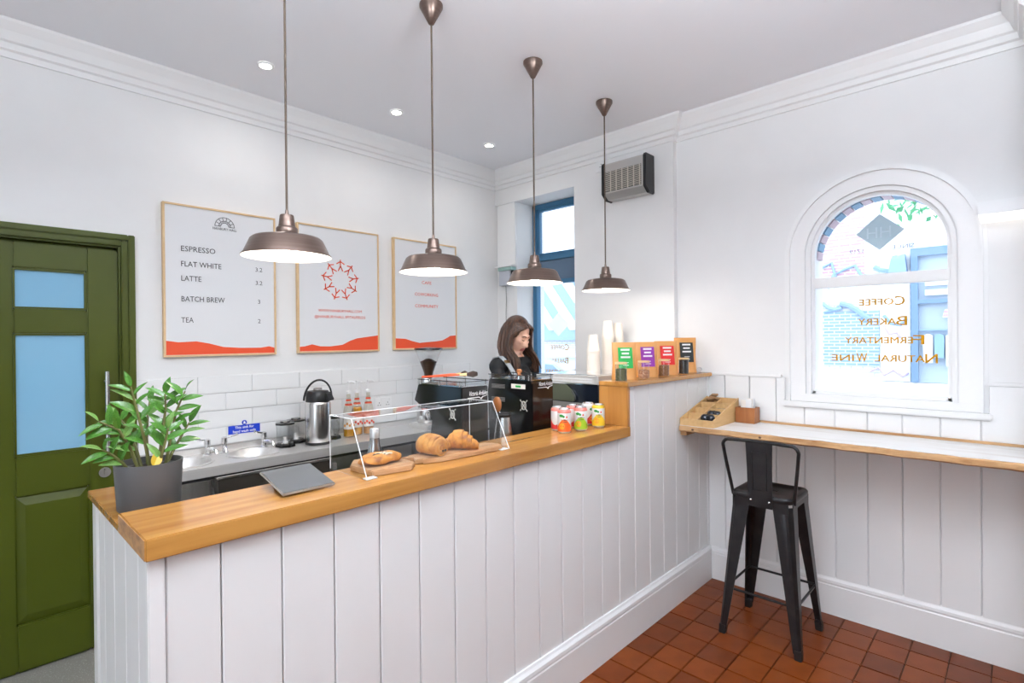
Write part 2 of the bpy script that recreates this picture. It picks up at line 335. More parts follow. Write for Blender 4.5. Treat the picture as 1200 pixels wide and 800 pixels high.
# boarded dado on the right wall: every board its own piece
dd = struct(MB().box(XW-.006, XW, -.03, 1.491, .2, 1.16).build('trim_6', M['panel']))
ys = [1.495, 1.382] + [1.382-.1555*k for k in range(1, 9)] + [-.03]
for a, b in zip(ys, ys[1:]):
    if b < -.03: b = -.03
    if a-b < .02: continue
    lo, hi = b+.0018, a-.0018; w0, w1 = AY-.456, AY+.456
    if lo >= w1 or hi <= w0: po = [(lo,.2),(hi,.2),(hi,1.335),(lo,1.335)]
    elif hi > w1: po = [(lo,.2),(hi,.2),(hi,1.335),(w1,1.335),(w1,1.166),(lo,1.166)]
    elif lo < w0: po = [(lo,.2),(hi,.2),(hi,1.166),(w0,1.166),(w0,1.335),(lo,1.335)]
    else: po = [(lo,.2),(hi,.2),(hi,1.166),(lo,1.166)]
    MB().prism(po, 'x', XW-.016, XW-.006).build('board', M['panel'], dd, bevel=.003, seg=1)
struct(MB().box(XW-.022, XW, AY+.475, 1.7, 1.335, 1.352).box(XW-.022, XW, -.03, AY-.475, 1.335, 1.352).build('trim_7', M['wood_white'], bevel=.003))
BBP = [(0,0),(.022,0),(.022,.165),(.018,.170),(.018,.176),(.024,.181),(.022,.195),(.012,.206),(.008,.215),(0,.215)]
r = lambda y: [(XW-.006-o, y, z) for o, z in BBP]
struct(MB().rings([r(1.475), r(-.03)]).build('baseboard_right', M['wood_white']))

# ------------------------------------------------------------------ splashback tiles on the back wall
tm = mesh_of(MB().box(-.149,.149,-.008,0,-.0495,.0495), M['tile_w'], bevel=.0016)
th = mesh_of(MB().box(-.0735,.0735,-.008,0,-.0495,.0495), M['tile_w'], bevel=.0016)
MB().box(.68, 3.083, YB-.004, YB, .93, 1.377).build('grout_bed', M['grout'], wb)
for rw in range(4):
    zc = 1.326 - .1017*rw
    x = .67 if rw % 2 == 0 else .52
    while x < 3.08:
        a, b = max(x, .681), min(x+.3, 3.083)
        if b-a > .28: piece(tm, 'wall_tile', wb, (x+.15, YB-.004, zc + random.uniform(-.0004,.0004)), (random.uniform(-.004,.004),0,random.uniform(-.002,.002)))
        elif b-a > .12: piece(th, 'wall_tile', wb, ((a+b)/2, YB-.004, zc), (0,0,0), ((b-a-.002)/.147,1,1))
        elif b-a > .03: piece(th, 'wall_tile', wb, ((a+b)/2, YB-.004, zc), (0,0,0), ((b-a-.002)/.147,1,1))
        x += .3

# ------------------------------------------------------------------ green door
d = thing('door_1', (.22, YB, 0), None, None); struct(d)
def prof_frame(parts, name):
    mb = MB()
    for (x0,x1,y0,z1) in parts:        # jamb right, jamb left, head: nested steps
        mb.box(x1, x0, y0, YB+.02, 0, z1)
    return mb
DY0 = YB+.012
fr = MB()
for k, (o, t, y) in enumerate(((.675,.645,YB-.022),(.645,.615,YB-.014),(.616,.606,YB+.004))):
    zt = 2.15-(.675-o)*1.0
    fr.box(t, o, y, YB+.09, 0, zt); fr.box(.44-o, .44-t, y, YB+.09, 0, zt); fr.box(.44-t, t, y, YB+.09, zt-(o-t), zt)
fr.box(-.16,.616,DY0+.047,DY0+.06,2.04,2.10).box(.59,.616,DY0+.047,DY0+.06,0,2.10)
fr.build('door_frame', M['green'], d, bevel=.004)
DY = YB + .012
lf = MB()   # stiles and rails of the leaf
lf.box(.473, .604, DY, DY+.045, .008, 2.066).box(-.16, .195, DY, DY+.045, .008, 2.066)
lf.box(.195, .473, DY, DY+.045, 1.942, 2.066).box(.195,.473,DY,DY+.045,1.628,1.748).box(.195,.473,DY,DY+.045,.845,1.04).box(.195,.473,DY,DY+.045,.008,.235)
lf.build('door_leaf', M['green'], d, bevel=.006)
for nm, z0, z1 in (('pane',1.748,1.942),('pane',1.04,1.628)):
    MB().box(.195,.473,DY+.018,DY+.024,z0,z1).build(nm, M['glass_door'], d)
    gb = MB()
    for q in ((.196,.204,z0+.001,z1-.001),(.464,.472,z0+.001,z1-.001),(.204,.464,z0+.001,z0+.009),(.204,.464,z1-.009,z1-.001)): gb.box(q[0],q[1],DY+.006,DY+.0178,q[2],q[3])
    gb.build('glazing_bead', M['green'], d)
bp = MB()
a = (.195,.473,.235,.845); b = (.232,.436,.275,.803)
bp.add([(a[0],DY+.016,a[2]),(a[1],DY+.016,a[2]),(a[1],DY+.016,a[3]),(a[0],DY+.016,a[3]),(b[0],DY+.002,b[2]),(b[1],DY+.002,b[2]),(b[1],DY+.002,b[3]),(b[0],DY+.002,b[3])],
       [(0,1,5,4),(1,2,6,5),(2,3,7,6),(3,0,4,7),(4,5,6,7)])
bp.build('raised_panel', M['green'], d)
h = MB().cyl((.546,DY-.05,1.02),(.546,DY-.05,1.432),.010,n=14).build('pull_handle', M['steel_v'], d, True)
for z in (1.07,1.38): MB().cyl((.546,DY-.05,z),(.546,DY+.002,z),.007,n=10).build('handle_post', M['steel'], h, True)
lk = MB().cyl((.538,DY-.008,.906),(.538,DY+.002,.906),.026,n=24).build('lock_plate', M['chrome'], d, True)
MB().box(.535,.541,DY-.022,DY-.006,.892,.922).build('thumb_turn', M['chrome'], lk, bevel=.002)

# ------------------------------------------------------------------ arched window
aw = thing('window_2', (XW, AY, AB), None, None); struct(aw)
def ring(mb, r0, r1, x0, x1, n=36, a0=0, a1=1):
    rs = []
    for k in range(n+1):
        t = math.pi*(a0 + (a1-a0)*k/n); c, s_ = math.cos(t), math.sin(t)
        rs.append([(x0, AY+r0*c, AZ+r0*s_), (x1, AY+r0*c, AZ+r0*s_), (x1, AY+r1*c, AZ+r1*s_), (x0, AY+r1*c, AZ+r1*s_)])
    return mb.rings(rs)
def archband(r0, r1, x0, x1, zb, name, m, bevel=0):
    mb = MB(); rs = []
    pts = [(1, zb)] + [(None, k) for k in range(37)] + [(-1, zb)]
    for q in pts:
        if q[0] is None:
            t = math.pi*q[1]/36; f = lambda r_: (AY+r_*math.cos(t), AZ+r_*math.sin(t))
        else: f = lambda r_: (AY+q[0]*r_, zb)
        rs.append([(x0,*f(r0)),(x1,*f(r0)),(x1,*f(r1)),(x0,*f(r1))])
    return mb.rings(rs).build(name, m, aw, True)
archband(.345,.425,XW-.014,XW,1.243,'architrave',M['wood_white'])
archband(.425,.437,XW-.026,XW,1.201,'architrave_bead',M['wood_white'])
archband(.437,.455,XW-.008,XW,1.335,'architrave_edge',M['wood_white'])
archband(.318,.338,XW-.004,XW+.03,AB,'window_lining',M['wood_white'])
archband(.300,.322,XW+.022,XW+.06,AB+.012,'window_frame',M['wood_white'])
MB().box(XW+.022,XW+.06,AY-.32,AY+.32,AB,AB+.03).build('bottom_rail', M['wood_white'], aw, bevel=.004)
MB().box(XW+.016,XW+.06,AY-.315,AY+.315,1.858,1.918).build('transom', M['wood_white'], aw, bevel=.004)
MB().box(XW-.016,XW+.021,AY-.4245,AY+.4245,1.201,1.246).build('apron_rail', M['wood_white'], aw, bevel=.003)
MB().box(XW-.04,XW+.02,AY-.47,AY+.47,1.168,1.2005).build('window_sill', M['wood_white'], aw, bevel=.007)
g = [(AY-.305,AB+.03),(AY+.305,AB+.03)] + [(AY+.305*math.cos(math.pi*k/24), AZ+.305*math.sin(math.pi*k/24)) for k in range(25)]
MB().prism(g, 'x', XW+.038, XW+.042).build('pane', M['pane'], aw)
GX = XW+.037
gt = lambda body, z, y0, y1, first, rest: None
def glasstext(body, z, yl, yr, size, mt, parent, gx, first=1.35):
    """lettering read from the street, so reversed from inside: runs from yr (image right) to yl"""
    wds = body.split(' '); 
    # reading direction seen from inside is mirrored: text x axis = +Y
    n = sum(len(q) for q in wds) + .6*(len(wds)-1) + .5*len(wds)
    unit = (yl-yr)/n; y = yr
    for q in wds:
        for e in (0,1): text(q[0], size*first, mt, parent, (gx, y+.0022*e, z-size*.08+.001*e), Y1, Z1, width=unit*1.3, lift=.0006+.0005*e)
        y += unit*1.5
        for e in (0,1): text(q[1:], size*.98, mt, parent, (gx, y+.0022*e, z+.001*e), Y1, Z1, width=unit*(len(q)-1)*.95, lift=.0006+.0005*e)
        y += unit*(len(q)-1+.6)
glasstext('COFFEE', 1.748, .655, .438, .052, M['film_gold'], aw, GX)
glasstext('BAKERY', 1.640, .663, .425, .052, M['film_gold'], aw, GX)
glasstext('FERMENTARY', 1.538, .730, .350, .052, M['film_gold'], aw, GX)
glasstext('NATURAL WINE', 1.440, .785, .300, .052, M['film_gold'], aw, GX)
text('SINCE', .032, M['navy_ink'], aw, (GX,.400,2.045), Y1, Z1, width=.095)
text('1719', .032, M['navy_ink'], aw, (GX,.622,2.043), Y1, Z1, width=.064)
shape([(0,-.098),(.111,0),(0,.098),(-.111,0)], M['decal'], aw, (GX,.552,2.146), -Y1, Z1, 'diamond_decal')
text('HH', .085, M['decal_w'], aw, (GX-.002,.495,2.115), Y1, Z1, width=.11)
# brick arch of the outer reveal
for k in range(20):
    mb = MB(); ring(mb, .316, .3375, 3.60, 3.72, 3, k/20+.003, (k+1)/20-.003)
    mb.build('voussoir', M['vou_b'] if k % 2 else M['vou_p'], aw)

# ------------------------------------------------------------------ blue window in the pier
bw = thing('window_1', (3.65, 2.88, WZ0), None, None); struct(bw)
FX0, FX1 = 3.64, 3.70
mb = MB().box(FX0,FX1,WY1-.045,WY1,WZ0,WZ1).box(FX0,FX1,WY0,WY0+.045,WZ0,WZ1).box(FX0,FX1,WY0,WY1,WZ1-.045,WZ1).box(FX0,FX1,WY0,WY1,WZ0,WZ0+.05)
mb.build('window_frame', M['blue_frame'], bw, bevel=.004)
MB().box(FX0-.005,FX1,WY0+.04,WY1-.04,2.275,2.325).build('transom', M['blue_frame'], bw, bevel=.004)
MB().box(FX0+.01,FX1,WY0+.04,WY1-.04,2.10,2.275).build('blind_panel', mat('blue_grey_panel',(.10,.16,.24),.4), bw, bevel=.003)
MB().box(FX0-.002,FX1,WY0+.04,WY1-.04,2.065,2.10).build('lower_rail', M['blue_frame'], bw, bevel=.004)
s_ = MB()
for (z0,z1) in ((2.325,2.74),):
    s_.box(FX0+.01,FX1-.01,WY1-.075,WY1-.045,z0,z1).box(FX0+.01,FX1-.01,WY0+.045,WY0+.075,z0,z1).box(FX0+.01,FX1-.01,WY0+.075,WY1-.075,z0,z0+.02).box(FX0+.01,FX1-.01,WY0+.075,WY1-.075,z1-.02,z1)
s_.build('opening_sash', M['blue_frame'], bw, bevel=.003)
MB().box(FX0+.03,FX0+.034,WY0+.075,WY1-.075,2.345,2.72).build('pane', M['pane'], bw)
MB().box(FX0+.03,FX0+.034,WY0+.045,WY1-.045,1.0,2.065).build('pane', M['pane'], bw)
shape([(0,-.104),(.120,0),(0,.104),(-.120,0)], M['decal_w'], bw, (FX0+.028,2.934,1.705), -Y1, Z1, 'diamond_decal')
glasstext('COFFEE', 1.485, 3.03, 2.815, .055, M['film_gold'], bw, FX0+.028)
glasstext('BAKERY', 1.37, 3.02, 2.82, .055, M['film_gold'], bw, FX0+.028)
glasstext('FERMENTARY', 1.27, 3.10, 2.73, .055, M['film_gold'], bw, FX0+.028)
MB().box(XP-.01,FX0,WY0,WY1,WZ0-.02,WZ0).build('window_sill', M['wood_white'], bw)

# ------------------------------------------------------------------ bar counter
ct = thing('bar_counter', (1.9, 1.9, 0), 'white boarded bar counter with oak top running from the door side to the wall', 'counter')
cc = MB().box(.33,3.43,1.506,1.70,0,1.068).box(2.42,3.43,1.506,1.638,1.068,1.324).box(.33,.46,1.70,2.19,0,1.068)
cc.build('carcass', M['panel'], ct)
gx = [.347,.471] + [.471+.1565*k for k in range(1, 19)] + [3.43]
for a, b in zip(gx, gx[1:]):
    if b <= 2.36 or b < 2.43: z1 = [(a+.0018,b-.0018,1.0705)]
    elif a > 2.415: z1 = [(a+.0018,b-.0018,1.3255)]
    else: z1 = [(a+.0018,2.417,1.0705),(2.417,b-.0018,1.3255)]
    mb = MB()
    if len(z1) == 1: mb.box(z1[0][0],z1[0][1],1.491,1.505,.18,z1[0][2])
    else: mb.prism([(z1[0][0],.18),(z1[1][1],.18),(z1[1][1],1.3255),(2.417,1.3255),(2.417,1.0705),(z1[0][0],1.0705)],'y',1.491,1.505)
    mb.build('board', M['panel'], ct, bevel=.003, seg=1)
gy = [1.512,1.607,1.75,1.90,2.04,2.135]
for a, b in zip(gy, gy[1:]): MB().box(.315,.329,a+.0018,b-.0018,0,1.0705).build('end_board', M['panel'], ct, bevel=.003, seg=1)
MB().box(.309,.346,1.486,1.511,0,1.0705).build('corner_post', M['wood_white'], ct, bevel=.003)
MB().box(.309,.33,2.136,2.20,0,1.0705).build('corner_post', M['wood_white'], ct, bevel=.003)
r = lambda x: [(x, 1.491-o, z) for o, z in BBP]
MB().rings([r(.347), r(3.43)]).build('skirting', M['wood_white'], ct)
MB().box(3.405,3.436,1.4858,1.4905,.216,1.3255).build('end_strip', M['wood_white'], ct, bevel=.002)
tp = thing('oak_worktop', (1.3,1.6,1.071), 'long golden oak worktop of the bar counter with a lower rear slab', 'worktop')
MB().box(.30,2.4165,1.461,1.745,1.071,1.124).build('main_slab', [M['oak']], tp, bevel=.003)
sl = MB().box(.30,.462,1.746,2.225,1.071,1.093).build('rear_slab', M['oak'], tp, bevel=.002)
MB().box(.2988,.3002,1.464,1.742,1.074,1.121).build('end_grain', M['oak_end'], tp)
rt = thing('raised_bar_top', (2.9,1.55,1.124), 'raised oak ledge at the wall end of the counter with upright oak end panel', 'ledge')
MB().box(2.392,XW-.025,1.461,1.641,1.327,1.351).build('ledge_top', M['oak'], rt, bevel=.003)
MB().box(2.394,2.417,1.464,1.640,1.1245,1.3265).build('end_panel', M['oak_y'], rt, bevel=.002)
lw = thing('back_worktop', (2.2,2.0,0), 'dark lower worktop behind the counter carrying the coffee machines', 'worktop')
MB().box(1.12,3.39,1.746,2.34,.90,.93).build('top', M['black_s'], lw, bevel=.003)
MB().box(1.14,3.38,1.75,2.30,.0,.90).build('cabinet', M['grey'], lw)

# ------------------------------------------------------------------ steel sink unit along the back wall
SZ, SY = .935, 3.03
su = thing('steel_sink_unit', (1.6,3.2,0), 'stainless steel worktop with two round hand basins along the tiled wall', 'sink unit')
basins = ((.835,3.215),(1.195,3.215))
# top sheet with two round holes
t = MB(); NB = 32; BR = .135
xs0 = .68
def holed(mb, cx, cy, x0, x1, y0, y1, r, z0, z1):
    sq = []
    for k in range(NB):
        a = 2*math.pi*k/NB; c, s2 = math.cos(a), math.sin(a)
        k2 = min((x1-cx)/c if c > 1e-6 else (x0-cx)/c if c < -1e-6 else 9, (y1-cy)/s2 if s2 > 1e-6 else (y0-cy)/s2 if s2 < -1e-6 else 9)
        sq.append((cx+c*k2, cy+s2*k2))
    ci = [(cx+r*math.cos(2*math.pi*k/NB), cy+r*math.sin(2*math.pi*k/NB)) for k in range(NB)]
    for z, fl_ in ((z1,0),):
        mb.add([(*q,z) for q in ci] + [(*q,z) for q in sq], [(k,(k+1)%NB,NB+(k+1)%NB,NB+k) for k in range(NB)])
holed(t, *basins[0], .68, 1.015, SY, YB-.03, BR, SZ-.002, SZ)
holed(t, *basins[1], 1.015, 1.375, SY, YB-.03, BR, SZ-.002, SZ)
t.box(1.375, 3.05, SY, YB-.03, SZ-.02, SZ)
t.box(.68, 1.375, SY, SY+.012, SZ-.05, SZ-.0005)
t.build('steel_top', M['steel'], su)
MB().box(.68,3.05,SY-.004,SY,SZ-.052,SZ).build('front_edge', M['steel'], su, bevel=.0015)
MB().box(.68,3.05,YB-.03,YB-.013,SZ-.01,SZ+.032).build('upstand', M['steel'], su, bevel=.002)
for bx_, by_ in basins:
    b = MB().lathe([(BR+.012,SZ+.001),(BR+.012,SZ+.005),(BR-.002,SZ+.005),(BR-.008,SZ-.02),(BR-.03,SZ-.075),(BR-.07,SZ-.10),(.022,SZ-.108),(.0,SZ-.108)],(bx_,by_,0),40).build('basin', M['steel'], su, True)
    MB().lathe([(.022,SZ-.107),(.020,SZ-.103),(.012,SZ-.104),(0,SZ-.104)],(bx_,by_,0),20).build('waste', M['black'], b, True)
for x0, x1 in ((.68,.92),(1.56,1.95)):
    f_ = MB().box(x0,x1,SY+.006,SY+.03,.12,SZ-.07).build('door_front', M['steel_v'], su, bevel=.003)
    MB().box(x0+.02,x0+.05,SY-.012,SY+.006,SZ-.14,SZ-.10).build('latch', M['grey'], f_, bevel=.003)
MB().box(.70,1.96,SY+.03,YB-.04,.1,SZ-.12).build('cabinet_body', M['steel'], su)
MB().box(.68,3.05,SY+.012,SY+.03,SZ-.07,SZ-.052).build('shadow_rail', M['black_s'], su)
for x in (2.20,2.98): MB().box(x,x+.04,SY+.01,SY+.05,0,SZ-.05).build('leg', M['steel_v'], su, bevel=.004)
MB().box(1.97,3.04,SY+.02,YB-.05,.25,.27).build('under_shelf', M['steel'], su)
dw = thing('drop_front_bin', (1.2,2.99,0), 'dark tilting bin front with chrome rim below the steel sinks', 'bin')
MB().hexa([(.955,2.985,.30),(1.525,2.985,.30),(1.525,3.022,.30),(.955,3.022,.30),(.92,2.945,.878),(1.53,2.945,.878),(1.53,3.022,.878),(.92,3.022,.878)]).build('front_panel', mat('smoked_panel',(.035,.03,.025),.2), dw, bevel=.004)
MB().hexa([(.915,2.940,.878),(1.535,2.940,.878),(1.535,2.962,.878),(.915,2.962,.878),(.915,2.940,.890),(1.535,2.940,.890),(1.535,2.962,.890),(.915,2.962,.890)]).build('chrome_rim', M['chrome'], dw, bevel=.003)
MB().box(.97,1.51,2.99,3.02,0,.30).build('plinth', M['black_s'], dw)
def tap(x, y, lev, label):
    t = thing('basin_tap', (x,y,SZ), label, 'tap', 'lever taps on the steel sink unit')
    b = MB().lathe([(.022,0),(.022,.006),(.014,.012),(.013,.055),(.017,.06),(.017,.088),(.010,.094),(0,.095)],(x,y,SZ),16).build('tap_body', M['chrome'], t, True)
    MB().tube([(x,y,SZ+.032),(x-.012*lev,y-.05,SZ+.042),(x-.02*lev,y-.085,SZ+.036),(x-.02*lev,y-.09,SZ+.018)],[.011,.010,.009,.009],10).build('spout', M['chrome'], t, True)
    MB().tube([(x,y,SZ+.085),(x+.03*lev,y-.01,SZ+.092),(x+.065*lev,y-.03,SZ+.105)],[.006,.005,.007],8).build('lever', M['chrome'], t, True)
tap(.990,3.345,-1,'chrome lever tap behind the basin beside the potted plant')
tap(1.080,3.345,1,'chrome lever tap between the two round basins, lever raised to the right')
tap(1.305,3.350,-1,'chrome lever tap at the right basin, beside the glass jugs')
# hand wash sign
hs = thing('hand_wash_sign', (1.22,YB-.013,1.02), 'blue hand wash sign stuck on the white tiles', 'sign')
MB().box(1.130,1.314,YB-.0145,YB-.0125,1.022,1.072).build('sign_plate', M['blue_sign'], hs)
text('This sink for', .0215, M['white_ink'], hs, (1.222,YB-.0146,1.052), X1, Z1, 'CENTER', bold=.0004)
text('hand wash only', .0215, M['white_ink'], hs, (1.222,YB-.0146,1.029), X1, Z1, 'CENTER', bold=.0004)
MB().cyl((1.222,YB-.0145,1.086),(1.222,YB-.0125,1.086),.0145,n=20).build('round_symbol', M['blue_sign'], hs)
shape([(-.008,-.006),(.008,-.006),(.003,.009),(-.003,.009)], M['white_ink'], hs, (1.222,YB-.0150,1.085), X1, Z1, 'hand_mark')
# airpot
ap = thing('airpot_flask', (1.58,3.2,SZ), 'tall brushed steel pump flask with black top on the steel worktop', 'flask')
c = (1.58,3.2,SZ)
MB().lathe([(.076,0),(.078,.004),(.078,.016),(0,.016)],c,32).build('base_ring', M['black_s'], ap, True)
MB().lathe([(.076,.014),(.077,.02),(.077,.25),(.074,.262),(.070,.268),(0,.268)],c,40).build('steel_body', M['steel_v'], ap, True)
hd = MB().lathe([(.072,.262),(.073,.268),(.072,.315),(.062,.332),(.03,.336),(0,.337)],c,32).build('pump_head', M['black_s'], ap, True)
MB().hexa([(1.60,3.10,SZ+.272),(1.66,3.13,SZ+.272),(1.64,3.19,SZ+.272),(1.58,3.17,SZ+.272),(1.59,3.125,SZ+.322),(1.645,3.145,SZ+.322),(1.63,3.19,SZ+.328),(1.575,3.17,SZ+.328)]).build('spout', M['black_s'], hd, bevel=.006)
MB().lathe([(.026,.335),(.026,.348),(.016,.352),(0,.352)],c,20).build('pump_button', M['grey'], hd, True)
pts = [(1.58+.082*math.cos(a), 3.2-.02*math.sin(a)-.02*math.cos(a), SZ+.275+.125*math.sin(a)) for a in [math.pi*k/16 for k in range(17)]]
MB().tube(pts, .007, 8, flat=.8).build('carry_handle', M['black_s'], ap, True)
# glass jugs
def jug(x, y, label, ha=-.18):
    t = thing('glass_jug', (x,y,SZ), label, 'jug', 'glass jugs with dark bases'); c = (x,y,SZ)
    MB().lathe([(.060,0),(.062,.004),(.060,.016),(.050,.024),(0,.024)],c,8).build('dark_base', M['black'], t)
    MB().lathe([(.047,.024),(.052,.05),(.055,.135),(.053,.135),(.050,.05),(.045,.026)],c,8).build('glass_body', M['clear'], t)
    MB().lathe([(.056,.135),(.058,.138),(.058,.146),(.030,.150),(.028,.156),(0,.157)],c,8).build('lid', M['black'], t)
    MB().cyl((x,y,SZ+.024),(x,y,SZ+.06),.016,.010,8).build('blade_post', M['steel'], t, True)
    hx, hy = math.cos(ha), math.sin(ha)
    MB().tube([(x+.055*hx,y+.055*hy,SZ+.12),(x+.08*hx,y+.08*hy,SZ+.11),(x+.082*hx,y+.082*hy,SZ+.06),(x+.056*hx,y+.056*hy,SZ+.045)],.006,6).build('handle', M['clear'], t, True)
jug(1.398,3.262,'clear glass jug with black lid beside the right basin tap')
jug(1.502,3.345,'clear glass jug with black lid partly hidden by the steel flask')
jug(1.716,3.288,'clear glass jug between the steel flask and the syrup bottles', -1.45)
# syrup bottles
for i,(x,y,fill,lab) in enumerate(((1.825,3.26,.055,'leftmost'),(1.905,3.29,.165,'middle'),(1.98,3.27,.05,'rightmost'))):
    t = thing('syrup_bottle', (x,y,SZ), lab+' clear syrup bottle with white pump on the steel worktop', 'bottle', 'syrup bottles with pumps'); c = (x,y,SZ)
    MB().lathe([(.0,.002),(.034,.002),(.036,.01),(.036,.17),(.030,.20),(.017,.235),(.014,.262),(.014,.29),(.012,.29),(.012,.26),(.015,.232),(.028,.198),(.0345,.168),(.0345,.008),(0,.006)],c,20).build('glass_bottle', M['syrup'], t, True)
    MB().lathe([(0,.007),(.0338,.007),(.0338,fill if i!=1 else .168),(.027 if i==1 else .0338,(.19 if i==1 else fill)),(0,(.19 if i==1 else fill))],c,20).build('syrup', M['amber'] if i<2 else M['kraft'], t, True)
    l = MB().lathe([(.0366,.055),(.0366,.145)],c,24).build('label', M['label_w'], t, True)
    for k in range(5):
        a = R(200+25*k); rr = .0372
        MB().ball((x+rr*math.cos(a),y+rr*math.sin(a),SZ+.08+.012*(k%2)),(.008,.008,.009),8,6).build('label_print', M['red'] if i else M['kraft'], l, True)
    for z in (.215,.245):
        rz = .0235 if z<.22 else .0165
        MB().lathe([(rz+.0012,z-.004),(rz+.0005,z+.005)],c,18).build('red_band', M['red'], t, True)
    pm = MB().lathe([(.016,.288),(.016,.304),(.010,.308),(.005,.309),(.004,.36),(.009,.361),(.009,.372),(0,.373)],c,16).build('pump', M['white'], t, True)
    MB().tube([(x,y,SZ+.367),(x+.022,y-.016,SZ+.368),(x+.034,y-.024,SZ+.358)],[.006,.005,.004],8).build('nozzle', M['white'], pm, True)
def socket(name, c, du, n, w, h, label, holes):
    """wall socket plate: c centre on the wall, du direction along the wall, n out of the wall"""
    t = thing(name, Vector(c)-Z1*h/2, label, 'socket')
    m3 = Matrix((du, n, Z1)).transposed()
    p_ = MB().obox(Vector(c)+n*.005, (w/2,.005,h/2), m3).build('face_plate', M['white'], t, bevel=.002)
    for hx in holes:
        for dx, dz, sx_, sz_ in ((0,.011,.002,.004),(-.010,-.006,.004,.002),(.010,-.006,.004,.002)):
            MB().obox(Vector(c)+du*(hx+dx)+Z1*(dz-.006)+n*.0101, (sx_,.0006,sz_), m3).build('pin_hole', M['black_s'], p_)
        MB().obox(Vector(c)+du*(hx+.018)+Z1*.026+n*.012, (.006,.003,.008), m3).build('switch', M['white'], p_, bevel=.001)
socket('wall_socket', (2.20,YB-.012,1.113), X1, -Y1, .146, .086, 'white double wall socket on the tiles beside the syrup bottles', (-.036,.036))
socket('wall_socket', (XP,2.29,2.89), -Y1, -X1, .095, .095, 'white fused wall socket just left of the heater', (0,))
# on-counter bean grinder with hopper
gr = thing('bean_grinder', (2.41,3.15,SZ), 'steel coffee grinder with clear conical hopper of beans on the rear steel worktop', 'grinder'); c=(2.41,3.15,SZ)
MB().box(2.32,2.50,3.05,3.28,SZ,SZ+.035).build('base', M['steel'], gr, bevel=.008)
MB().lathe([(.065,.035),(.070,.05),(.070,.13),(.060,.15),(.062,.16),(.062,.34),(.052,.365),(.035,.37),(0,.37)],(2.41,3.18,SZ),28).build('motor_housing', M['steel_v'], gr, True)
MB().tube([(2.37,3.12,SZ+.11),(2.34,3.07,SZ+.10),(2.33,3.05,SZ+.085)],[.016,.013,.010],10).build('spout', M['chrome'], gr, True)
MB().ball((2.30,3.10,SZ+.09),.014).build('knob', M['white'], gr, True)
hp = MB().lathe([(.034,.365),(.036,.40),(.098,.575),(.095,.575),(.033,.402),(.031,.366)],c,32).build('hopper', M['clear'], gr, True)
MB().lathe([(0,.366),(.030,.368),(.033,.402),(.062,.485),(.045,.492),(.02,.505),(0,.508)],c,24).build('beans', M['bean'], hp, True)
MB().lathe([(0,.590),(.02,.592),(.10,.586),(.103,.580),(.103,.572),(0,.572)],c,36).build('hopper_lid', M['navy'], gr, True)

# ------------------------------------------------------------------ posters
def poster(x0, x1, z0, z1, label, hill):
    t = thing('framed_poster', ((x0+x1)/2, YB, z0), label, 'poster', 'framed posters on the back wall')
    yf = YB-.032
    f_ = MB(); b=.011
    f_.box(x0,x0+b,yf,YB-.001,z0,z1).box(x1-b,x1,yf,YB-.001,z0,z1).box(x0+b,x1-b,yf,YB-.001,z0,z0+b).box(x0+b,x1-b,yf,YB-.001,z1-b,z1)
    f_.build('frame', M['pine'], t, bevel=.0015)
    MB().box(x0+b,x1-b,YB-.026,YB-.002,z0+b,z1-b).build('print', M['paper'], t)
    shape([(a-x0, q-z0) for a,q in hill], M['red'], t, (x0,YB-.0262,z0), X1, Z1, 'hill_band')
    return t, YB-.0272
P1 = poster(.800,1.415,1.496,2.358,'menu poster with drink prices on the back wall nearest the green door',[(.812,1.508),(1.403,1.508),(1.403,1.540),(1.37,1.549),(1.32,1.541),(1.2,1.542),(1.104,1.549),(1.03,1.57),(.962,1.583),(.872,1.579),(.812,1.588)])
for w_, z, wd, pr in (('ESPRESSO',2.094,.177,'3'),('FLAT WHITE',2.008,.209,'3.2'),('LATTE',1.926,.102,'3.2'),('BATCH BREW',1.810,.226,'3'),('TEA',1.690,.062,'2')):
    text(w_, .043, M['ink'], P1[0], (.886,P1[1],z), X1, Z1, width=wd)
    text(pr, .036, M['ink'], P1[0], (1.312,P1[1],z+.003), X1, Z1, 'CENTER')
text('HANBURY HALL', .020, M['ink'], P1[0], (1.119,P1[1],2.240), X1, Z1, 'CENTER', width=.132)
def arcline(t, c, r, a0, a1, th, n=14, name='emblem', m='ink', y=0):
    p_ = [(r*math.cos(R(a0+(a1-a0)*k/n)), r*math.sin(R(a0+(a1-a0)*k/n))) for k in range(n+1)]
    q = [((r-th)*math.cos(R(a0+(a1-a0)*k/n)), (r-th)*math.sin(R(a0+(a1-a0)*k/n))) for k in range(n,-1,-1)]
    shape(p_+q, M[m], t, (c[0],y,c[1]), X1, Z1, name, .0005)
em = (1.119, 2.262)
for rr in (.055,.034,.023): arcline(P1[0], em, rr, 0, 180, .0028, y=P1[1])
def stroke(t, a, b, th, m, y, name='emblem'):
    d_ = Vector((b[0]-a[0], b[1]-a[1])); L_ = d_.length; d_ /= L_; nn = Vector((-d_.y, d_.x))*th/2
    shape([(nn.x*-1,nn.y*-1),(d_.x*L_-nn.x,d_.y*L_-nn.y),(d_.x*L_+nn.x,d_.y*L_+nn.y),(nn.x,nn.y)], M[m], t, (a[0],y,a[1]), X1, Z1, name, .0005)
for k in range(8):
    a = R(k*180/7); r0, r1 = (.023,.055) if k in (0,7) else (.034,.055)
    stroke(P1[0], (em[0]+r0*math.cos(a),em[1]+r0*math.sin(a)), (em[0]+r1*math.cos(a),em[1]+r1*math.sin(a)), .0028, 'ink', P1[1])
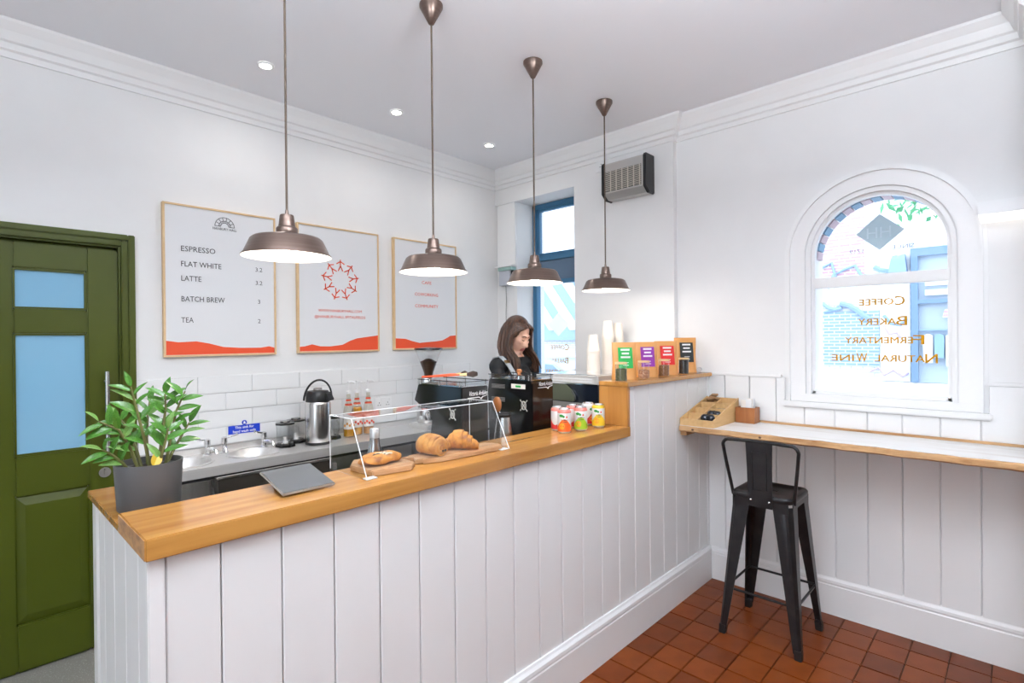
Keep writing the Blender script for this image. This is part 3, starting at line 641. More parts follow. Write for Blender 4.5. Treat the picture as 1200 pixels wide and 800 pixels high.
for k in range(9):
    a = R(10+k*20); stroke(P1[0], (em[0]+.023*math.cos(a),em[1]+.023*math.sin(a)), (em[0]+.034*math.cos(a+.17),em[1]+.034*math.sin(a+.17)), .0022, 'ink', P1[1])
P2 = poster(1.555,2.167,1.500,2.358,'poster with a red ring of branching strokes, middle of the three on the back wall',[(1.567,1.512),(2.155,1.512),(2.155,1.616),(1.983,1.595),(1.93,1.578),(1.872,1.551),(1.78,1.541),(1.709,1.543),(1.652,1.557),(1.60,1.544),(1.567,1.542)])
cx, cz = 1.862, 1.999
for k in range(9):
    a = R(90+k*40); u = Vector((math.cos(a),math.sin(a))); v = Vector((-u.y,u.x)); C_ = Vector((cx,cz))
    st = lambda p_, q: stroke(P2[0], C_+u*p_[0]+v*p_[1], C_+u*q[0]+v*q[1], .0070, 'red', P2[1], 'ring_figure')
    st((.143,.0),(.088,0)); st((.100,0),(.064,.017)); st((.100,0),(.064,-.017)); st((.130,0),(.112,.030)); st((.130,0),(.112,-.030))
text('WWW.HANBURYHALL.COM', .026, M['red'], P2[0], (1.861,P2[1],1.777), X1, Z1, 'CENTER', width=.326)
text('@HANBURYHALL.SPITALFIELDS', .026, M['red'], P2[0], (1.861,P2[1],1.735), X1, Z1, 'CENTER', width=.382)
P3 = poster(2.296,2.913,1.505,2.358,'poster listing cafe coworking community, nearest the window on the back wall',[(2.308,1.517),(2.901,1.517),(2.901,1.616),(2.84,1.611),(2.818,1.599),(2.76,1.575),(2.691,1.567),(2.60,1.562),(2.531,1.557),(2.46,1.572),(2.397,1.590),(2.308,1.594)])
for w_, z, wd in (('CAFE',2.022,.094),('COWORKING',1.928,.228),('COMMUNITY',1.836,.228)):
    text(w_, .034, M['red'], P3[0], (2.604,P3[1],z), X1, Z1, 'CENTER', width=wd)

# ------------------------------------------------------------------ pendants, downlights, wall light
def lamp(name, kind, loc, energy, parent, size=.05, col=(1,.86,.68), rot=None, **k):
    l = bpy.data.lights.new(name, kind); l.energy = energy; l.color = col
    if kind == 'AREA': l.shape = k.get('shape','DISK'); l.size = size; l.size_y = k.get('size_y', size); l.spread = R(k.get('spread',180))
    else: l.shadow_soft_size = size
    if kind == 'SPOT': l.spot_size = R(k['cone']); l.spot_blend = 1.0
    o = bpy.data.objects.new(name, l); COL.objects.link(o); o.parent = parent; o.location = Vector(loc)-ORG[parent]
    if rot: o.rotation_euler = rot
    return o
where = ('nearest the green door','second from the green door','in front of the blue window','nearest the wall heater')
for i, x in enumerate((.830,1.490,2.178,2.861)):
    y = 1.903; t = thing('pendant_lamp', (x,y,1.862), 'brushed bronze pendant lamp with white inside, '+where[i], 'lamp', 'pendant lamps over the counter'); c = (x,y,0)
    MB().lathe([(0,2.988),(.006,2.988),(.012,2.992),(.052,3.066),(.052,3.079),(0,3.079)],c,28).build('ceiling_rose', M['bronze'], t, True)
    MB().cyl((x,y,2.03),(x,y,2.99),.0042,n=8).build('cord', M['cord'], t, True)
    MB().lathe([(0,2.050),(.005,2.050),(.007,2.034),(.022,2.032),(.024,2.028),(.029,1.990),(.033,1.988),(.037,1.982),(.037,1.962),(.034,1.955),(0,1.955)],c,24).build('lamp_cap', M['bronze'], t, True)
    sh = MB().lathe([(.030,1.957),(.085,1.955),(.112,1.950),(.122,1.942),(.143,1.896),(.152,1.885),(.153,1.882),(.150,1.882),(.141,1.895),(.120,1.939),(.110,1.946),(.085,1.951),(.030,1.953)],c,48).build('shade', [M['bronze'],M['enamel']], t, True)
    me = sh.data
    for q in me.polygons:
        if 6 <= q.index//48 < 12: q.material_index = 1
    MB().lathe([(0,1.890),(.02,1.893),(.030,1.906),(.028,1.922),(.016,1.938),(.014,1.953),(0,1.953)],c,20).build('bulb', M['bulb'], t, True)
    lamp('bulb_light','POINT',(x,y,1.884),3.9,t,.04,(1,.93,.83))
for i,(x,w_) in enumerate(((1.184,'above the menu poster'),(2.024,'above the ring poster'),(2.866,'nearest the room corner'))):
    t = thing('downlight', (x,2.96,3.062), 'recessed ceiling downlight '+w_, 'downlight', 'recessed ceiling downlights'); c=(x,2.96,0)
    MB().lathe([(.030,3.079),(.030,3.072),(.036,3.070),(.042,3.074),(.043,3.0795)],c,28).build('rim', M['white'], t, True)
    MB().lathe([(0,3.0735),(.030,3.0735),(.030,3.0785),(0,3.0785)],c,24).build('lens', M['lens'], t)
    lamp('downlight_beam','SPOT',(x,2.96,3.06),7.5,t,.03,(1,.97,.93),cone=168,rot=(0,0,0))
t = thing('wall_light', (3.39,-.0,2.12), 'white box wall light with glowing underside right of the arched window', 'light')
MB().box(3.352,3.449,-.028,.143,2.146,2.208).build('housing', M['white'], t, bevel=.003)
MB().hexa([(3.36,-.026,2.128),(3.447,-.026,2.12),(3.447,.136,2.12),(3.36,.136,2.128),(3.354,-.028,2.146),(3.449,-.028,2.146),(3.449,.142,2.146),(3.354,.142,2.146)]).build('diffuser', M['led3'], t)
for i,(x,y) in enumerate(((.85,-.1),(1.7,-1.7),(-1.1,-1.3),(-.1,.9))):      # unseen light panels added behind the viewpoint to fill the room and ceiling
    t = thing('added_light_panel', (x,y,2.45), ('square white fill light panel added unseen behind the viewpoint over the '+('stool and window side','rear right corner','rear left corner','green door side')[i]), 'light', 'added fill light panels')
    MB().box(x-.36,x+.36,y-.36,y+.36,2.46,2.50).build('panel_frame', M['white'], t, bevel=.004)
    MB().box(x-.34,x+.34,y-.34,y+.34,2.455,2.46).build('panel_diffuser', M['led2'], t)
    for dx in (-.3,.3): MB().cyl((x+dx,y,2.50),(x+dx,y,ZC-.0005),.002,n=6).build('hanger_wire', M['grey'], t)
    lamp('added_fill_light','AREA',(x,y,2.445),(2,2,2,2)[i],t,.66,(.97,.98,1),shape='SQUARE')
    lamp('added_fill_uplight','AREA',(x,y,2.515),(100,5,6,34)[i],t,.66,(.86,.93,1),rot=(math.pi,0,0),shape='SQUARE')

# ------------------------------------------------------------------ heater
ht = thing('wall_heater', (3.34,2.03,2.59), 'silver and black electric fan heater high on the wall beside the blue window', 'heater')
hx0, hx1 = 3.283, XP
MB().prism([(hx0,2.632),(hx0,2.838),(hx0+.01,2.848),(hx1-.002,2.848),(hx1-.002,2.592),(hx0+.05,2.592)],'y',1.872,2.192).build('casing', mat('satin_silver',(.60,.585,.56),.3,.8), ht, bevel=.003)
for y0,y1 in ((1.850,1.872),(2.192,2.212)):
    MB().prism([(hx0-.006,2.626),(hx0-.006,2.842),(hx0+.006,2.855),(hx1-.002,2.855),(hx1-.002,2.586),(hx0+.045,2.586)],'y',y0,y1).build('end_cap', M['black_s'], ht, bevel=.005)
g_ = MB().box(hx0-.002,hx0+.004,1.886,2.184,2.640,2.783).build('grille_back', M['black_s'], ht)
for k in range(13):
    z = 2.646+.0107*k
    MB().box(hx0-.006,hx0-.001,1.886,2.184,z,z+.0042).build('louvre', mat('pale_louvre',(.62,.58,.50),.4,.4) if k == 0 else bpy.data.materials['pale_louvre'], ht)
for k in range(7):
    y = 1.893+.0472*k
    MB().box(hx0-.0072,hx0-.001,y,y+.006,2.640,2.783).build('grille_bar', bpy.data.materials['pale_louvre'], ht)
# small wall unit left of the blue window
cu = thing('wall_control_box', (3.40,3.30,2.05), 'small pale grey box with green top on the wall corner left of the blue window', 'box')
MB().box(3.37,3.429,3.235,3.37,2.055,2.185).build('case', M['box_grey'], cu, bevel=.004)
MB().box(3.36,3.429,3.21,3.375,2.186,2.215).build('green_top', M['teal'], cu, bevel=.004)
MB().box(3.345,3.429,3.20,3.40,2.216,2.228).build('ledge', M['white'], cu, bevel=.003)
MB().box(3.38,3.429,3.208,3.232,2.12,2.184).build('dark_plug', M['navy'], cu, bevel=.003)
tag(MB().tube([(3.424,3.335,2.056),(3.425,3.332,1.95),(3.425,3.338,1.80),(3.425,3.33,1.55),(3.425,3.335,1.2)],.003,6).build('hanging_cable', M['grey'], smooth=True),'thin grey cable hanging from the box left of the blue window','cable')

# ------------------------------------------------------------------ wall shelf
ws = thing('window_shelf', (3.2,.7,1.02), 'rustic plank shelf with whitewashed top under the arched window', 'shelf')
rs = []
n = 46
for k in range(n+1):
    y = 1.484 - (1.484+.028)*k/n
    e = .007*math.sin(k*.9)+.004*math.sin(k*2.3+1)+(.006 if k in (1,2,9,10) else 0)
    rs.append([(3.012+e*.6,y,1.018),(2.999+e,y,1.026),(3.0+e,y,1.048),(3.008+e*.7,y,1.054),(3.434,y,1.054),(3.434,y,1.018)])
MB().rings(rs).build('plank', M['old_wood'], ws, True)
rs = [[(3.006+.004*math.sin(k*.9)+.003*math.sin(k*1.7),1.483-1.51*k/n,1.0535),(3.006+.004*math.sin(k*.9)+.003*math.sin(k*1.7),1.483-1.51*k/n,1.0555),(3.414,1.483-1.51*k/n,1.0555),(3.414,1.483-1.51*k/n,1.0535)] for k in range(n+1)]
MB().rings(rs).build('worn_top', M['washed'], ws)
MB().box(3.415,3.4345,-.028,1.484,1.0545,1.067).build('back_batten', M['old_wood'], ws, bevel=.002)
MB().box(3.03,3.40,1.452,1.4885,.992,1.0175).build('bracket', M['old_wood'], ws, bevel=.002)
for y in (1.40,1.02,.66,.40,.2): MB().ball((3.003,y,1.036),(.003,.008,.006),8,6).build('knot', mat('dark_knot',(.10,.04,.015),.7) if y == 1.40 else bpy.data.materials['dark_knot'], ws, True)
# sloped compartment tray
tz = 1.056
tr = thing('compartment_tray', (3.2,1.38,tz), 'sloping plywood tray with eight compartments at the wall end of the shelf', 'tray')
ty0, ty1, tx0, tx1 = 1.277, 1.482, 3.012, 3.392
h0, h1 = .042, .142
hz = lambda x: tz + h0 + (h1-h0)*(x-tx0)/(tx1-tx0)
for y0,y1 in ((ty0,ty0+.008),(ty1-.008,ty1)): MB().prism([(tx0,tz),(tx1,tz),(tx1,hz(tx1)),(tx0,hz(tx0))],'y',y0,y1).build('side_panel', M['ply'], tr)
ym = (ty0+ty1)/2
MB().prism([(tx0+.009,tz+.008),(tx1-.009,tz+.052),(tx1-.009,hz(tx1)-.004),(tx0+.009,hz(tx0)-.002)],'y',ym-.003,ym+.003).build('centre_divider', M['ply'], tr)
for k in range(5):
    x = tx0 + (tx1-tx0-.008)*k/4
    fz = tz if k in (0,4) else tz+.006+.040*k/4
    for a_, b_ in ((ty0+.0085,ym-.0035),(ym+.0035,ty1-.0085)) if 0<k<4 else ((ty0+.0085,ty1-.0085),):
        MB().box(x,x+.008,a_,b_,fz,hz(x)-.001).build('divider' if 0<k<4 else 'end_panel', M['ply'], tr)
MB().prism([(tx0+.009,tz+.002),(tx1-.009,tz+.002),(tx1-.009,tz+.050),(tx0+.009,tz+.006)],'y',ty0+.009,ty1-.009).build('sloped_floor', M['ply'], tr)
def fz_(x): return tz+.008+.044*(x-tx0-.009)/(tx1-tx0-.018)
for i,(x,y) in enumerate(((3.15,1.331),(3.058,1.331))):
    s_ = thing('sunglasses', (x,y,fz_(x)), ('folded dark object in the front compartment of the plywood tray','second folded dark object in the plywood tray, behind the front one')[1-i], 'sunglasses', 'dark objects in the tray')
    for dy in (-.018,.018): MB().ball((x,y+dy,fz_(x)+.034),(.022,.026,.026),12,8).build('lens', M['navy'], s_, True)
    MB().tube([(x+.005,y-.030,fz_(x)+.036),(x+.03,y-.02,fz_(x)+.05),(x+.032,y+.02,fz_(x)+.052)],.004,6).build('arm', M['black_s'], s_, True)
tag(MB().obox((3.255,1.33,fz_(3.255)+.030),(.028,.034,.016),Matrix.Rotation(.12,3,'Z')).build('dark_sachet', M['black_s'], bevel=.003),'flat black sachet in a rear compartment of the plywood tray','sachet')
for i,(x,y,a) in enumerate(((3.35,1.44,.3),(3.34,1.405,-.2),(3.365,1.425,.8))):
    tag(MB().obox((x,y,fz_(x)+.076+.012*i),(.028,.020,.006),Matrix.Rotation(a,3,'Z') @ Matrix.Rotation(.4,3,'Y')).build('brown_sachet', mat('brown_paper',(.36,.20,.09),.7) if i == 0 else bpy.data.materials['brown_paper'], bevel=.002),
        ('brown paper sachet lying lowest at the top corner of the tray','brown paper sachet in the middle of the pile in the tray','brown paper sachet topmost at the top corner of the tray')[i],'sachet','brown sachets in the tray')
wbx = thing('wooden_holder', (3.37,1.22,1.0555), 'reddish wooden box of paper sachets on the shelf beside the tray', 'holder')
bx0,bx1,by0,by1 = 3.322,3.412,1.158,1.272
for a in ((bx0,bx0+.008,by0,by1),(bx1-.008,bx1,by0,by1),(bx0+.008,bx1-.008,by0,by0+.008),(bx0+.008,bx1-.008,by1-.008,by1)): MB().box(*a,1.056,1.150).build('side', M['walnut'], wbx, bevel=.001)
MB().box(bx0+.008,bx1-.008,by0+.008,by1-.008,1.056,1.062).build('bottom', M['walnut'], wbx)
for i in range(9):
    y = 1.195+.038*(i%2)+random.uniform(-.004,.004); tl_ = random.uniform(-.10,.10)
    tag(MB().obox((3.338+.0075*i,y,1.138+random.uniform(0,.016)),(.0016,.0165,.052),Matrix.Rotation(tl_,3,'Y') @ Matrix.Rotation(random.uniform(-.05,.05),3,'X')).build('paper_sachet', M['label_w'] if i%3 else M['paper'], bevel=.001),
        'white paper sachet standing in the reddish wooden box on the shelf','sachet','white sachets in the wooden box')

# ------------------------------------------------------------------ bar stool
st = thing('bar_stool', (3.02,.973,0), 'dark gunmetal bar stool with low back at the window shelf', 'stool')
cx, cy = 3.02, .973
def rr_(hx, hy, rad, z, n=6):
    out = []
    for (sx, sy, a0) in ((1,1,0),(-1,1,90),(-1,-1,180),(1,-1,270)):
        for k in range(n+1):
            a = R(a0+90*k/n); out.append((cx+sx*(hx-rad)+rad*math.cos(a), cy+sy*(hy-rad)+rad*math.sin(a), z))
    return out
MB().rings([rr_(.150,.150,.045,.735),rr_(.153,.153,.045,.742),rr_(.153,.153,.045,.756),rr_(.147,.147,.042,.764),rr_(.128,.128,.035,.764),rr_(.122,.122,.035,.759),rr_(.06,.06,.03,.757)]).build('seat', M['gun'], st, True)
MB().obox((cx+.01,cy,.7585),(.012,.035,.0015)).build('seat_slot', M['black_s'], st)
for sx in (-1,1):
    for sy in (-1,1):
        mb = MB(); rs = []
        for t in (0,.08,.35,.7,1):
            z = .03 + .69*t; a_ = .200 - .052*t; w_ = .036 + .056*t; th_ = .005; ch = .010+.012*t
            q = [(-ch,0),(-w_,0),(-w_,-th_),(-ch-.002,-th_),(-th_,-ch-.002),(-th_,-w_),(0,-w_),(0,-ch)]
            rs.append([(cx+sx*(a_+u), cy+sy*(a_+v), z) for u,v in q])
        lg = mb.rings(rs).build('leg', M['gun'], st, True)
        mb = MB(); rs = []
        for t in (.30,.34,.9,.95):
            z = .03+.69*t; a_ = .200-.052*t+.0006; w_ = .034+.046*t; e = .0035 if .3<t<.95 else 0
            rs.append([(cx+sx*(a_+e-.001),cy+sy*(a_-w_*.80),z),(cx+sx*(a_+e),cy+sy*(a_-w_*.45),z),(cx+sx*(a_+e-.001),cy+sy*(a_-w_*.42),z),(cx+sx*(a_-.006),cy+sy*(a_-w_*.5),z)])
        mb.rings(rs).build('leg_rib', M['gun'], lg, True)
        a_ = .199; mb = MB().hexa([(cx+sx*(a_-.030),cy+sy*(a_-.030),0),(cx+sx*(a_+.004),cy+sy*(a_-.030),0),(cx+sx*(a_+.004),cy+sy*(a_+.004),0),(cx+sx*(a_-.030),cy+sy*(a_+.004),0),
                 (cx+sx*(a_-.034),cy+sy*(a_-.034),.05),(cx+sx*(a_+.002),cy+sy*(a_-.034),.05),(cx+sx*(a_+.002),cy+sy*(a_+.002),.05),(cx+sx*(a_-.034),cy+sy*(a_+.002),.05)])
        mb.build('rubber_foot', M['black_s'], lg, bevel=.003)
for k,(ux,uy) in enumerate(((1,0),(-1,0),(0,1),(0,-1))):
    m3 = [(-.132,.738),(.132,.738)] + [(.132-.264*q/10, .655+.055*min(1,math.sin(math.pi*q/10)*1.25)) for q in range(11)]
    mb = MB()
    if ux: mb.prism([(cy+a_,z) for a_,z in m3],'x',cx+ux*.146,cx+ux*.150)
    else: mb.prism([(cx+a_,z) for a_,z in m3],'y',cy+uy*.146,cy+uy*.150)
    mb.build('apron', M['gun'], st)
ab = .200-.052*.30-.012
for ux,uy in ((1,0),(-1,0),(0,1),(0,-1)):
    if ux: a_, b_ = (cx+ux*ab,cy-ab-.004,.245),(cx+ux*ab,cy+ab+.004,.245)
    else: a_, b_ = (cx-ab-.004,cy+uy*ab,.245),(cx+ab+.004,cy+uy*ab,.245)
    MB().cyl(a_,b_,.0065,n=10).build('footrest_bar', M['gun'], st, True)
bp_ = [(2.905,cy+.152,.735),(2.895,cy+.156,.775),(2.868,cy+.176,.92),(2.853,cy+.186,1.005)]
for k in range(1,6):
    a = R(90*k/6); bp_.append((2.850,cy+.150+.036*math.cos(a),1.003+.036*math.sin(a)))
bp_.append((2.850,cy+.05,1.041)); bp_ += [(x,2*cy-y,z) for x,y,z in bp_[::-1]]
MB().tube(bp_, .0085, 10).build('back_rail', M['gun'], st, True)
spx = lambda z: 2.846 + .018*(1.04-z)/.32
sp = MB().rings([[(spx(z)-.0025,cy-w_,z),(spx(z)-.0025,cy+w_,z),(spx(z)+.0025,cy+w_,z),(spx(z)+.0025,cy-w_,z)] for z,w_ in ((.700,.060),(.90,.062),(1.038,.066))]).build('back_splat', M['gun'], st, bevel=.001)
q = [(spx(z)-.003,cy+y,z) for y,z in ((-.036,.985),(.036,.985),(.033,.790),(-.033,.790))]
MB().tube(q,.0022,6,loop=True).build('pressed_outline', M['gun'], sp, True)
for dy in (-.045,.045): MB().ball((spx(.735)-.004,cy+dy,.735),.006,10,8).build('rivet', M['chrome'], sp, True)

# ------------------------------------------------------------------ plant in grey pot
pl = thing('potted_plant', (.396,1.865,1.093), 'green leafy plant in a grey oval pot on the oak counter', 'plant'); c=(.396,1.865,1.093)
MB().lathe([(0,.002),(.076,.002),(.079,.006),(.086,.132),(.086,.137),(.082,.137),(.079,.12),(0,.118)],c,40,1.0,.95).build('pot', M['pot'], pl, True)
MB().lathe([(.078,.116),(.05,.121),(0,.122)],c,24,1.0,.95).build('soil', M['soil'], pl, True)
def leafmesh(m, wide):
    mb = MB(); n = 7; L_ = []
    for k in range(n+1):
        t = k/n; w_ = wide*math.sin(math.pi*t**.8)**.9 if 0<t<1 else 0.0005
        z = .10*math.sin(math.pi*t)*.6 - .06*t
        L_.append([(-w_,t,z+w_*.35),(0,t,z),(w_,t,z+w_*.35)])
    vs = [p_ for r_ in L_ for p_ in r_]
    return mb.add(vs,[(3*k+j,3*k+j+1,3*k+j+4,3*k+j+3) for k in range(n) for j in (0,1)])
LM = [mesh_of(leafmesh(M['leaf'],.155),M['leaf'],True), mesh_of(leafmesh(M['leaf'],.19),M['leaf'],True), mesh_of(leafmesh(M['leaf_l'],.16),M['leaf_l'],True)]
stems = [[(.393,1.84,1.21),(.378,1.83,1.30),(.356,1.82,1.40),(.344,1.815,1.455)],
         [(.439,1.87,1.21),(.452,1.865,1.29),(.466,1.86,1.37),(.488,1.85,1.43)],
         [(.420,1.86,1.21),(.428,1.86,1.30),(.440,1.865,1.38),(.440,1.87,1.425)],
         [(.367,1.85,1.21),(.345,1.84,1.28),(.318,1.83,1.335),(.272,1.82,1.365)],
         [(.400,1.90,1.21),(.402,1.92,1.29),(.408,1.93,1.36),(.415,1.94,1.40)],
         [(.380,1.88,1.21),(.370,1.90,1.27),(.352,1.92,1.33),(.335,1.93,1.36)],
         [(.450,1.90,1.21),(.478,1.91,1.26),(.500,1.91,1.30),(.515,1.91,1.325)],
         [(.350,1.86,1.20),(.328,1.85,1.24),(.300,1.84,1.27),(.280,1.835,1.285)],
         [(.410,1.83,1.20),(.415,1.81,1.25),(.425,1.80,1.30),(.43,1.80,1.33)]]
camp = Vector((0,0,1.58))
for si, P_ in enumerate(stems):
    P_ = [Vector(q) for q in P_]
    sm = MB().tube(P_,[.0050,.0042,.0034,.002],8).build('stem', M['stem'], pl, True)
    nl = 10 if si < 4 else 7
    for k in range(nl):
        t = .28 + .72*k/(nl-1); u = t*(len(P_)-1); i0 = min(int(u), len(P_)-2); q = P_[i0].lerp(P_[i0+1], u-i0)
        ax = (P_[i0+1]-P_[i0]).normalized()
        side = ax.cross(Vector((random.uniform(-.5,.2),-1,random.uniform(-.1,.3)))).normalized()*(1 if k%2 else -1)
        d_ = (side*(1.0 if k<nl-1 else .1) + ax*.75 + Vector((random.uniform(-.2,.2),random.uniform(-.4,.2),random.uniform(-.1,.15)))).normalized()
        up = Vector((random.uniform(-.4,.1),-.6,.75)); rt_ = d_.cross(up).normalized(); up = rt_.cross(d_)
        m3 = Matrix((rt_, d_, up)).transposed().to_4x4()
        L_ = random.uniform(.052,.074)*(1 - .25*abs(t-.6)); 
        o = bpy.data.objects.new('leaf', random.choice(LM if k%3 == 0 else LM[:2])); COL.objects.link(o); o.parent = sm
        o.matrix_local = Matrix.Translation(q-ORG[pl]) @ m3 @ Matrix.Diagonal((L_*random.uniform(.85,1.1),L_,L_,1))
o = bpy.data.objects.new('yellow_leaf', mesh_of(leafmesh(M['leaf_y'],.28),M['leaf_y'],True)); COL.objects.link(o); o.parent = pl; o['label'] = 'yellow fallen leaf'
o.matrix_local = Matrix.Translation(Vector((.392,1.80,1.222))-ORG[pl]) @ Matrix.Rotation(.45,4,'Y') @ Matrix.Rotation(1.1,4,'X') @ Matrix.Diagonal((.052,.052,.052,1))

# ------------------------------------------------------------------ things on the oak worktop
TZ = 1.124
tb = thing('tablet_till', (.735,1.64,TZ), 'grey tablet till lying tilted on the oak counter', 'tablet')
q = [Vector(v) for v in ((.655,1.55,1.132),(.822,1.553,1.132),(.826,1.735,1.166),(.659,1.732,1.166))]
nz = (q[1]-q[0]).cross(q[3]-q[0]).normalized()
MB().hexa([v-nz*.004 for v in q]+[v+nz*.004 for v in q]).build('tablet_body', mat('silver_bezel',(.42,.39,.36),.35,.6), tb, bevel=.003)
cq = sum(q,Vector())/4
MB().hexa([cq+(v-cq)*.955+nz*.0042 for v in q]+[cq+(v-cq)*.955+nz*.0050 for v in q]).build('screen', M['screen'], tb)
MB().prism([(1.585,TZ+.0005),(1.70,TZ+.0005),(1.70,1.150),(1.60,1.132)],'x',.69,.79).build('stand', M['black_s'], tb, bevel=.003)
# pastry case
cs = thing('pastry_case', (1.25,1.66,TZ), 'clear acrylic pastry display case with sloping front on the oak counter', 'display case')
xa,xb = .923,1.587; yf0,yf1,yr = 1.535,1.632,1.78; zt = 1.315; th = .003
sp_ = lambda x0,x1: MB().prism([(yf0,TZ+.0005),(yr,TZ+.0005),(yr,zt),(yf1,zt)],'x',x0,x1)
sp_(xa,xa+th).build('side_panel', M['acrylic'], cs); sp_(xb-th,xb).build('side_panel', M['acrylic'], cs)
MB().hexa([(xa+th,yf0+.0153,TZ+.03),(xb-th,yf0+.0153,TZ+.03),(xb-th,yf0+.0183,TZ+.03),(xa+th,yf0+.0183,TZ+.03),(xa+th,yf1,zt),(xb-th,yf1,zt),(xb-th,yf1+th,zt),(xa+th,yf1+th,zt)]).build('front_panel', M['acrylic'], cs)
MB().box(xa+th,xb-th,yf1+th,yr,zt-th,zt).build('top_panel', M['acrylic'], cs)
e_ = MB()
for x in (xa,xb):
    e_.tube([(x,yf0,TZ+.002),(x,yf1,zt),(x,yr,zt),(x,yr,TZ+.002)],.0018,6)
e_.tube([(xa,yf1,zt),(xb,yf1,zt)],.0018,6).tube([(xa,yr,zt),(xb,yr,zt)],.0012,6)
e_.build('polished_edge', M['acryl_edge'], cs, True)
for x in (xa+.001,xb-.041): MB().box(x,x+.04,yf0+.004,yf0+.03,TZ+.0003,TZ+.004).build('foot_tab', M['acryl_edge'], cs, bevel=.001)
# boards
tag(MB().prism([(.962,1.565),(1.10,1.540),(1.142,1.575),(1.150,1.77),(1.01,1.775),(.955,1.70)],'z',TZ+.0005,TZ+.018).build('serving_board', M['board'], bevel=.003),'straight-edged wooden serving board under the glazed pastry in the display case','board')
bl = []
for k in range(40):
    a = 2*math.pi*k/40; c_, s_ = math.cos(a), math.sin(a)
    rx = .205*(abs(c_)**.55)*(1 if c_>0 else -1); ry = .066*(abs(s_)**.55)*(1 if s_>0 else -1)
    w_ = 1+.05*math.sin(k*2.1)+.03*math.sin(k*3.7+1)
    bl.append((1.372+rx*w_, 1.620+ry*w_-.02*c_))
tag(MB().prism(bl,'z',TZ+.0005,TZ+.017).build('serving_board', M['board'], smooth=True, bevel=.003),'wavy-edged wooden serving board under the croissants in the display case','board')
# pastries
pz = TZ+.019
g1 = thing('glazed_pastry', (1.05,1.655,pz), 'flat golden glazed pastry with icing on the straight wooden board', 'pastry')
mb = MB(); rs = []
for i in range(1,14):
    a = math.pi*i/14; row = []
    for j in range(36):
        b_ = 2*math.pi*j/36
        l = 1 + .06*math.sin(3*b_+1)+.04*math.sin(7*b_)
        hgt = .023*(1 if a>math.pi/2 else .6)
        row.append((1.05+.084*l*math.sin(a)**.75*math.cos(b_), 1.655+.050*l*math.sin(a)**.75*math.sin(b_), pz+.014-hgt*math.cos(a)*1.0 + .004*math.sin(5*b_+2*a)*math.sin(a)))
    rs.append(row)
mb.rings(rs).build('crust', M['crust'], g1, True)
for i in range(22):
    a = random.uniform(0,6.28); rr2 = random.uniform(0,.7)
    MB().ball((1.05+.05*rr2*math.cos(a),1.645+.028*rr2*math.sin(a),pz+.036-.008*rr2*rr2),(random.uniform(.006,.014),random.uniform(.004,.007),.004),10,6).build('icing', M['icing'] if i%3 else M['choc'], g1, True)
g2 = thing('chocolate_roll', (1.262,1.634,pz), 'rolled chocolate pastry on the wavy board beside the croissant', 'pastry')
def pastry_body(c0, ax, prof, flat, name, m, par, base=.9):
    """stepped body along ax: prof = (along, radius)"""
    ax = Vector(ax).normalized(); sd = Vector((-ax.y,ax.x,0)); rs = []
    for s, r2 in prof:
        ctr = Vector(c0) + ax*s + Z1*min(r2*base, .034)
        rs.append([ctr + sd*r2*flat*math.cos(b_)*(1+.02*math.sin(3*b_+s*90)) + Z1*(r2*math.sin(b_) if math.sin(b_)>0 else min(r2*base,.034)*math.sin(b_)) for b_ in [2*math.pi*j/26 for j in range(26)]])
    MB().rings(rs).build(name, m, par, True)
ax = Vector((.12,-.99,0)).normalized(); sd = Vector((.99,.12,0))
C2 = Vector((1.262,1.634,pz))
prof = [(-.060,.012),(-.056,.026),(-.046,.036),(-.030,.042),(-.012,.044),(.000,.0445),(.001,.0425),(.012,.0425),(.022,.0420),(.023,.0395),(.034,.0390),(.040,.0375),(.041,.0350),(.050,.0335),(.052,.030)]
pastry_body(C2, ax, prof, 1.12, 'crust', M['crust_l'], g2)
for k,rr2 in enumerate((.029,.022,.015,.008)):
    ctr = C2 + ax*(.0525+.0006*k) + Z1*.030
    MB().tube([ctr+sd*rr2*1.1*math.cos(b_)+Z1*rr2*.95*math.sin(b_) for b_ in [2*math.pi*j/22 for j in range(22)]],.0034,6,loop=True).build('layer', M['crust'] if k%2 else M['crust_l'], g2, True)
for dx in (.004,.020): MB().ball(C2+Z1*.018+ax*.056+sd*dx*.8,(.006,.005,.005),8,6).build('chocolate_stick', M['choc'], g2, True)
g3 = thing('croissant', (1.400,1.620,pz), 'golden ridged croissant at the right end of the wavy board', 'pastry')
prof = [(-.066,.010),(-.062,.018),(-.050,.026),(-.049,.031),(-.034,.035),(-.033,.039),(-.012,.043),(.006,.042),(.008,.037),(.024,.035),(.026,.030),(.042,.027),(.044,.022),(.060,.018),(.068,.012)]
pastry_body((1.404,1.622,pz), (.62,-.78,0), prof, 1.0, 'crust', M['crust'], g3)
pastry_body((1.364,1.656,pz), (-.95,.1,0), [(-.03,.02),(-.012,.030),(-.010,.026),(.012,.022),(.014,.017),(.032,.011)], 1.0, 'crust_tip', M['crust_l'], g3)
# steel bottle on the lower worktop behind the case
bt = thing('steel_bottle', (1.24,2.0,.93), 'slim brushed steel bottle standing behind the pastry case', 'bottle')
MB().lathe([(0,.0),(.033,.0),(.036,.006),(.036,.13),(.034,.155),(.022,.205),(.0205,.232),(0,.232)],(1.24,2.0,.931),28).build('bottle_body', M['steel_v'], bt, True)
MB().lathe([(.0215,.233),(.0215,.268),(.019,.273),(0,.274)],(1.24,2.0,.931),24).build('cap', M['steel'], bt, True)
